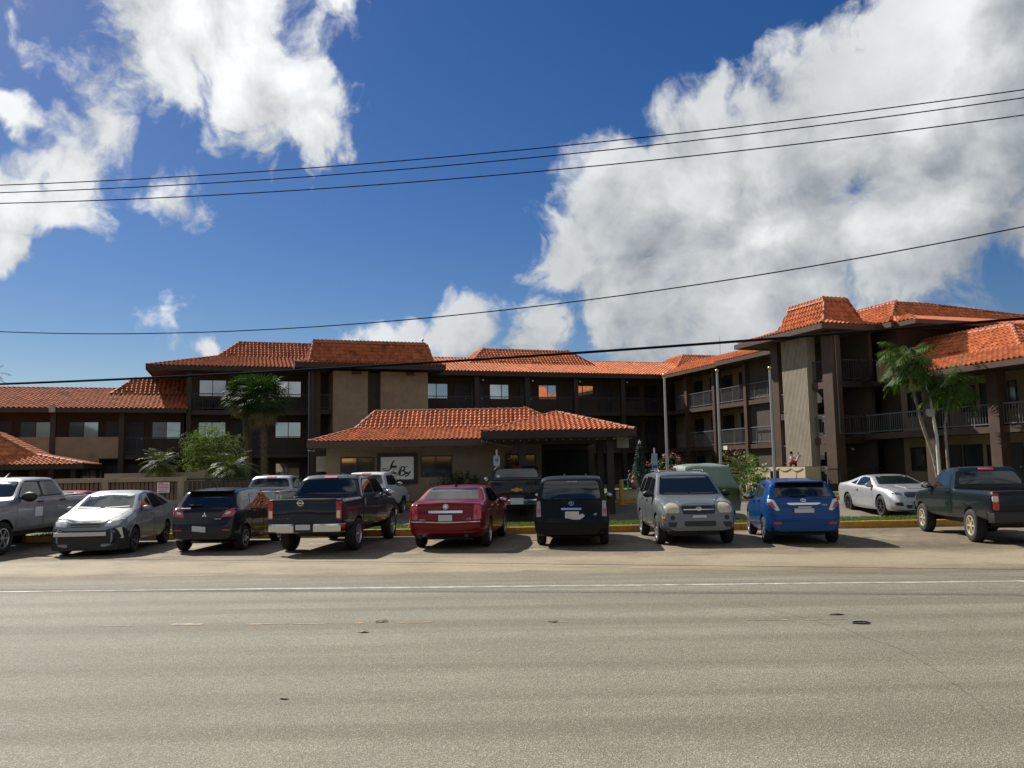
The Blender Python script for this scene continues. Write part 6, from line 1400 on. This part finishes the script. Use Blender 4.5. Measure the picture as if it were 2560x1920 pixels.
for sg in (1, -1):
    c.patch('taillight', 'B', soft([(sg * .715, .72), (sg * .83, .72), (sg * .815, 1.08), (sg * .73, 1.09)], .02), mat('smoked_lens', (.30, .27, .27), .2, coat=.6), off=.02); c.patch('brake_lens', 'B', rr(min(sg * .735, sg * .815), max(sg * .735, sg * .815), .80, .90, .015), mat('pink_lens', (.42, .10, .10), .25, coat=.6), off=.026)
c.patch('handle_strip', 'B', rr(-.24, .24, .875, .92, .015), M_CHROME, off=.03); e_ = ring_mb(.062, .052, .010); e_.box(-.05, -.012, .006, .016, 0, .008).box(.012, .05, -.016, -.006, 0, .008).box(-.008, .008, -.03, .03, 0, .008); c.stick('badge', 'B', 0, 1.02, e_, M_CHROME, out=.014)
pl = MB().box(-.16, .16, -.08, .08, 0, .004, 1); pl.add([(-.17, .06, .006), (-.05, -.02, .006), (.08, -.04, .006), (.24, .03, .006), (.30, -.03, .006), (.18, -.11, .006), (.02, -.11, .006), (-.17, -.06, .006)], [(0, 7, 6, 1), (1, 6, 5, 2), (2, 5, 4, 3)]); c.stick('licence_plate', 'B', -.02, .76, pl, [M_PLATE, M_METAL], flat=True, out=.03)
c.text('B', -.56, .77, 'xB', .07, M_METAL); c.text('B', -.02, 1.53, 'SMART CHOICE', .035, M_WHITE); c.mirror(.8, 1.1, P_MATTE); q = MB().box(-.36, .02, -.01, .01, 0, .025).ball((0, 0, .02), .035, n=8); c.stick('wiper', 'B', .05, 1.13, q, M_BLACK, out=.008)

# 11 grey-green SUV facing the road
h = 2.16
c = Car('parked_car', 'grey-green compact SUV facing the road with yellowed round headlamps', place((4.33, 20.3), 180.5, 1.36), 180.5, 4.32, 1.82, 2.63, -1.27, .345,
        [(-h, .68), (-h + .05, .98), (-h + .10, 1.12), (-h + .30, 1.55), (-h + .45, 1.67), (-.6, 1.73), (.1, 1.71), (.32, 1.66), (1.02, 1.15), (1.08, 1.12), (1.75, 1.03), (1.98, .93), (2.08, .78), (2.12, .60), (h, .52)],
        [(-h, 1.02), (-.6, 1.06), (1.0, 1.02), (1.75, .90), (2.0, .78), (h, .5)], [(-h, .42), (-h + .25, .32), (0, .28), (1.8, .30), (h, .36)], PLAN(4.32, .82, .88), .72, 1.73, P_TGREEN, spokes=5, rim=M_RIM, group='vehicles parked in front of the inn')
c.patch('windscreen', 'F', soft([(-.74, 1.17), (.74, 1.17), (.60, 1.62), (-.60, 1.62)], .05), M_CGLASS, res=.12); c.patch('rear_window', 'B', soft([(-.66, 1.2), (.66, 1.2), (.55, 1.58), (-.55, 1.58)], .06), M_CGLASS)
c.both('side_window', soft([(-.12, 1.12), (.80, 1.08), (.36, 1.53), (-.1, 1.58)], .04), M_CGLASS); c.both('side_window', soft([(-1.05, 1.14), (-.2, 1.12), (-.18, 1.58), (-.95, 1.58)], .04), M_CGLASS); c.both('quarter_window', soft([(-1.75, 1.2), (-1.15, 1.15), (-1.08, 1.56), (-1.55, 1.52)], .05), M_CGLASS)
c.both('door', soft([(-.14, .40), (.90, .42), (.92, 1.0), (-.14, 1.08)], .05), P_TGREEN, off=.005, res=.15); c.both('door', soft([(-.9, .5), (-.18, .4), (-.18, 1.08), (-1.0, 1.1)], .05), P_TGREEN, off=.005, res=.15)
c.patch('bonnet', 'T', soft([(1.10, -.68), (1.80, -.44), (2.02, -.36), (2.05, 0), (2.02, .36), (1.80, .44), (1.10, .68)], .06), P_TGREEN, off=.010, res=.14)
c.mirrored('headlight', 'F', soft([(.45, .76), (.79, .76), (.78, .92), (.66, 1.0), (.52, .99), (.45, .92)], .07), M_YLENS, off=.016, res=.06)
c.patch('grille', 'F', soft([(-.37, .745), (.37, .745), (.40, .93), (-.40, .93)], .03), M_BLACK, off=.014); c.patch('grille_bar', 'F', rr(-.36, .36, .83, .85, .008), M_CHROME, off=.024)
hb = ring_mb(.068, .052, .012); hb.prism([(-.03, -.03), (-.014, -.03), (.0, .03), (-.016, .03)], 0, .008).prism([(.016, -.03), (.032, -.03), (.046, .03), (.03, .03)], 0, .008).prism([(-.016, -.007), (.03, .0), (.03, .012), (-.012, .006)], 0, .008); c.stick('badge', 'F', 0, .84, hb, M_CHROME, out=.02)
c.patch('front_bumper', 'F', soft([(-.84, .42), (.84, .42), (.86, .735), (-.86, .735)], .05), mat('grey_bumper_plastic', (.15, .165, .168), .45), off=.03)
c.patch('lower_grille', 'F', rr(-.36, .36, .46, .58, .02), M_BLACK, off=.040); c.mirrored('fog_light', 'F', [(.63 + .055 * math.cos(k * .7), .66 + .055 * math.sin(k * .7)) for k in range(9)], M_BLACK, off=.042); c.mirrored('vent', 'F', soft([(.52, .56), (.74, .56), (.72, .46), (.58, .44)], .03), M_BLACK, off=.040)
c.mirrored('marker_light', 'F', rr(.80, .85, .63, .68, .02), M_AMBER, off=.036); c.plate('F', 0, .655, w=.33, h=.12); c.mirror(.70, 1.16, M_BLACK, w=.14, h=.17, out=.15); c.handles([(.0, 1.0), (-.85, 1.02)], P_TGREEN)
c.mirrored('wiper', 'F', [(.02, 1.17), (.60, 1.185), (.60, 1.205), (.02, 1.19)], M_BLACK, off=.02)
for sg in (1, -1): MB().tube([(.1, sg * .56, 1.70), (.0, sg * .57, 1.745), (-1.2, sg * .57, 1.74), (-1.35, sg * .56, 1.69)], .018, 6).build('roof_rail', M_BLACK, c.e)

# 12 blue hatchback
h = 1.95
c = Car('parked_car', 'bright blue hatchback with chrome tailgate bar, rear towards the road', place((6.80, 20.05), 8, -1.20), 8, 3.9, 1.70, 2.51, -1.20, .31,
        [(-h, .60), (-h + .04, .76), (-h + .10, 1.02), (-h + .18, 1.08), (-1.48, 1.42), (-1.35, 1.465), (-.5, 1.515), (.2, 1.48), (1.05, 1.02), (1.12, 1.0), (1.65, .88), (1.85, .74), (h, .55)],
        [(-h, 1.0), (-1.4, 1.06), (-.6, .99), (1.0, .90), (1.65, .77), (h, .5)], [(-h, .32), (-h + .25, .25), (0, .21), (1.6, .21), (h, .28)], PLAN(3.9, .74, .87), .72, 1.515, P_BLUE, spokes=5, rim=M_RIM)
c.patch('rear_window', 'B', soft([(-.66, 1.10), (.66, 1.10), (.56, 1.40), (-.56, 1.40)], .06), M_CGLASS); c.patch('windscreen', 'F', soft([(-.68, 1.04), (.68, 1.04), (.55, 1.42), (-.55, 1.42)], .05), M_CGLASS)
c.both('side_window', soft([(-.02, 1.02), (.75, .99), (.36, 1.30), (.02, 1.38)], .03), M_CGLASS); c.both('side_window', soft([(-.92, 1.09), (-.10, 1.03), (-.07, 1.38), (-.70, 1.38)], .03), M_CGLASS)
c.both('door', soft([(-.05, .29), (.85, .31), (.86, .92), (-.05, .98)], .05), P_BLUE, off=.005, res=.15); c.both('door', soft([(-.85, .44), (-.09, .29), (-.09, .98), (-.95, 1.03)], .05), P_BLUE, off=.005, res=.15)
for sg in (1, -1):
    c.patch('taillight', 'B', soft([(sg * .54, .80), (sg * .62, .78), (sg * .80, .96), (sg * .79, 1.06), (sg * .66, 1.04)], .02), M_CLEAR, off=.016, res=.06); c.patch('brake_lens', 'B', soft([(sg * .62, .83), (sg * .72, .86), (sg * .80, .96), (sg * .785, 1.0), (sg * .70, .98)], .02), M_RED, off=.022, res=.06)
c.patch('tailgate', 'B', soft([(-.48, .68), (.48, .68), (.54, .80), (.64, 1.06), (-.64, 1.06), (-.54, .80)], .04), P_BLUE, off=.006); c.patch('rear_bumper', 'B', soft([(-.78, .36), (.78, .36), (.80, .74), (.5, .66), (-.5, .66), (-.80, .74)], .05), P_BLUE, off=.013)
c.patch('handle_strip', 'B', soft([(-.38, .945), (-.30, .915), (.30, .915), (.38, .945), (.36, .965), (-.36, .965)], .01), M_CHROME, off=.022)
tb = ring_mb(.062, .042, .009); ring_mb(.022, .040, .007, mb=tb); ring_mb(.042, .018, .006, mb=tb, c=(0, .02)); c.stick('badge', 'B', 0, 1.01, tb, M_CHROME, out=.014)
c.plate('B', 0, .785, w=.44, h=.10); c.stick('plate_top', 'B', -.02, .85, MB().box(-.15, .15, -.04, .03, 0, .012), M_METAL, flat=True, out=.02); c.text('B', -.46, .91, 'YARIS', .05, M_METAL)
c.mirror(.70, 1.02, M_BLACK); c.handles([(.12, .92), (-.78, .97)], P_BLUE); c.mirrored('reflector', 'B', rr(.52, .70, .48, .53, .02), M_RED, off=.018); MB().tube([(-1.2, 0, 1.50), (-1.3, 0, 1.68)], .009, 5).build('antenna', M_BLACK, c.e)
q = MB().box(-.36, .02, -.010, .012, 0, .03); c.stick('wiper', 'B', -.06, 1.115, q, M_BLACK, out=.01); MB().box(-1.60, -1.35, -.56, .56, 1.425, 1.45).build('spoiler', P_BLUE, c.e)

# 13 silver coupe in the driveway, and a red one behind the big silver truck
def coupe(label, loc, heading, P, spk=8):
    h = 2.39
    c = Car('parked_car', label, loc, heading, 4.78, 1.91, 2.72, -1.36, .345,
        [(-h, .70), (-h + .05, .98), (-h + .12, 1.08), (-1.9, 1.10), (-1.35, 1.20), (-.75, 1.36), (-.3, 1.385), (.15, 1.34), (.95, 1.04), (1.02, 1.02), (1.75, .95), (2.1, .86), (2.28, .72), (h, .56)],
        [(-h, .98), (-1.4, 1.03), (-.4, .96), (.9, .92), (1.8, .82), (h, .52)], [(-h, .36), (-h + .3, .24), (0, .18), (2.0, .18), (h, .24)], PLAN(4.78, .80, .88), .66, 1.385, P, spokes=spk, rim=M_RIMD, tw=.24, rimfrac=.72)
    c.patch('windscreen', 'F', soft([(-.74, 1.06), (.74, 1.06), (.54, 1.33), (-.54, 1.33)], .05), M_CGLASS); c.patch('rear_window', 'B', soft([(-.62, 1.14), (.62, 1.14), (.5, 1.33), (-.5, 1.33)], .05), M_CGLASS)
    c.both('side_window', soft([(-.62, 1.02), (.68, .99), (.10, 1.28), (-.35, 1.31), (-.60, 1.26)], .04), M_CGLASS); c.both('quarter_window', soft([(-1.15, 1.08), (-.72, 1.04), (-.72, 1.22)], .02), M_CGLASS)
    c.both('door', soft([(-.62, .34), (.78, .32), (.80, .90), (-.66, .96)], .05), P, off=.005, res=.15); c.handles([(-.48, .86)], P)
    c.patch('grille', 'F', soft([(-.46, .66), (.46, .66), (.54, .76), (.44, .83), (-.44, .83), (-.54, .76)], .03), M_BLACK, off=.016); c.patch('lower_grille', 'F', soft([(-.50, .30), (.50, .30), (.56, .42), (-.56, .42)], .03), M_BLACK, off=.014); c.mirrored('fog_light', 'F', soft([(.62, .38), (.84, .40), (.86, .50), (.66, .50)], .03), M_BLACK, off=.014)
    c.mirrored('headlight', 'F', soft([(.58, .73), (.86, .76), (.89, .84), (.62, .80)], .02), mat('dark_lens', (.06, .06, .07), .1, coat=1), off=.012, res=.06); c.patch('bumper_band', 'F', rr(-.55, .55, .50, .60, .02), P, off=.02); c.patch('splitter', 'F', [(-.86, .20), (.86, .20), (.84, .26), (-.84, .26)], P, off=.03)
    c.patch('bonnet', 'T', soft([(1.05, -.70), (2.0, -.62), (2.2, -.3), (2.24, 0), (2.2, .3), (2.0, .62), (1.05, .70)], .08), P, off=.006, res=.16); c.patch('bonnet_bulge', 'T', soft([(1.1, -.34), (1.9, -.24), (1.9, .24), (1.1, .34)], .1), P, off=.025, res=.16)
    c.mirror(.62, 1.02, P, glass=False); c.mirrored('taillight', 'B', rr(.45, .8, .82, .98, .02), M_RED, off=.012)
    return c
coupe('silver sports coupe in the driveway facing the road behind the verge', (13.30, 29.6, .04), 180, P_MSILV)
coupe('low red car behind the bed of the big silver pickup, only its roof showing', (-15.55, 28.9, -.02), 180, P_REDB)

# 14 vehicle under a green cover
def covered():
    e = empty('covered_vehicle', (6.42, 29.3, .05), math.radians(90), 'vehicle wrapped in a pale green cloth cover beside the grey-green SUV', 'covered car', 'vehicles parked in front of the inn')
    r = np.random.default_rng(3); n = 56; k = 48; h = 2.1; vs = []
    prof = [(-h - .06, 1.05), (-h + .02, 1.20), (-h + .22, 1.78), (-h + .5, 1.84), (.2, 1.84), (.55, 1.70), (1.05, 1.22), (1.7, 1.12), (h - .05, .98), (h + .08, .80)]
    for i in range(n + 1):
        x = -h - .06 + (2 * h + .14) * i / n; zt = float(smooth_prof(prof, [x], .1)[0]); pl = 1.02 - .16 * max(0, abs(x) - h + .35) / .35
        for j in range(k + 1):
            t = j / k * 2 - 1; a = abs(t); sg = 1 if t > 0 else -1
            zb = .30 + .05 * math.sin(x * 3 + 1) + (.12 if abs(abs(x) - 1.3) < .35 else 0)
            yr = .76 if zt > 1.4 else .86
            if a < .42: y = yr * a / .42; z = zt - .05 * (a / .42) ** 3
            elif a < .68: u = (a - .42) / .26; y = yr + (pl - yr) * u ** 1.4; z = zt - .05 + (min(zt - .1, 1.02) - zt + .05) * u
            else: u = (a - .68) / .32; y = pl - .03 * u; z = min(zt - .1, 1.02) * (1 - u) + zb * u
            fold = .05 * math.sin(x * 7 + t * 5) * (a > .3) + .075 * math.sin(x * 13 + 2 * math.sin(z * 4)) * max(0, (a - .5)) + .03 * math.sin((x + t) * 11)
            vs.append((x, sg * (y + fold), z + .012 * math.sin(t * 9 + x * 4) + .02 * math.sin(x * 5.3) * (a < .42)))
    m = k + 1; f = [(i * m + j, i * m + j + 1, (i + 1) * m + j + 1, (i + 1) * m + j) for i in range(n) for j in range(k)]
    mb = MB().add(vs, f)
    for i0 in (0, n * m):
        z0 = min(p[2] for p in vs[i0:i0 + m]); b = len(mb.v); ring = vs[i0:i0 + m]
        mb.v += [(p[0] + (.02 if i0 else -.02), p[1] * .99, .32) for p in ring]; mb.f += [(i0 + j, i0 + j + 1, b + j + 1, b + j) for j in range(k)]; mb.m += [0] * k
    o = mb.build('cover', mat('green_cover_cloth', (.23, .30, .26), .6, transl=.35, var=.18, vscale=1.6, bump=1.0, bscale=3.5), e, smooth=180)
    wb_ = MB().lathe([(.2, -.1), (.33, -.1), (.345, -.07), (.345, .07), (.33, .1), (.2, .1)], 24, ax='y', closed=True); me = None
    for (x, y) in ((1.3, .80), (1.3, -.80), (-1.3, .80), (-1.3, -.80)):
        w = empty('wheel', (x, y, .345), 0, parent=e)
        if me is None: t = wb_.build('tyre', M_TYRE, w, smooth=40); me = t
        else: t2 = me.copy(); COL.objects.link(t2); t2.parent = w
    MB().box(-1.7, 1.7, -.7, .7, .25, .7).build('underbody', M_BLACK, e)
covered()
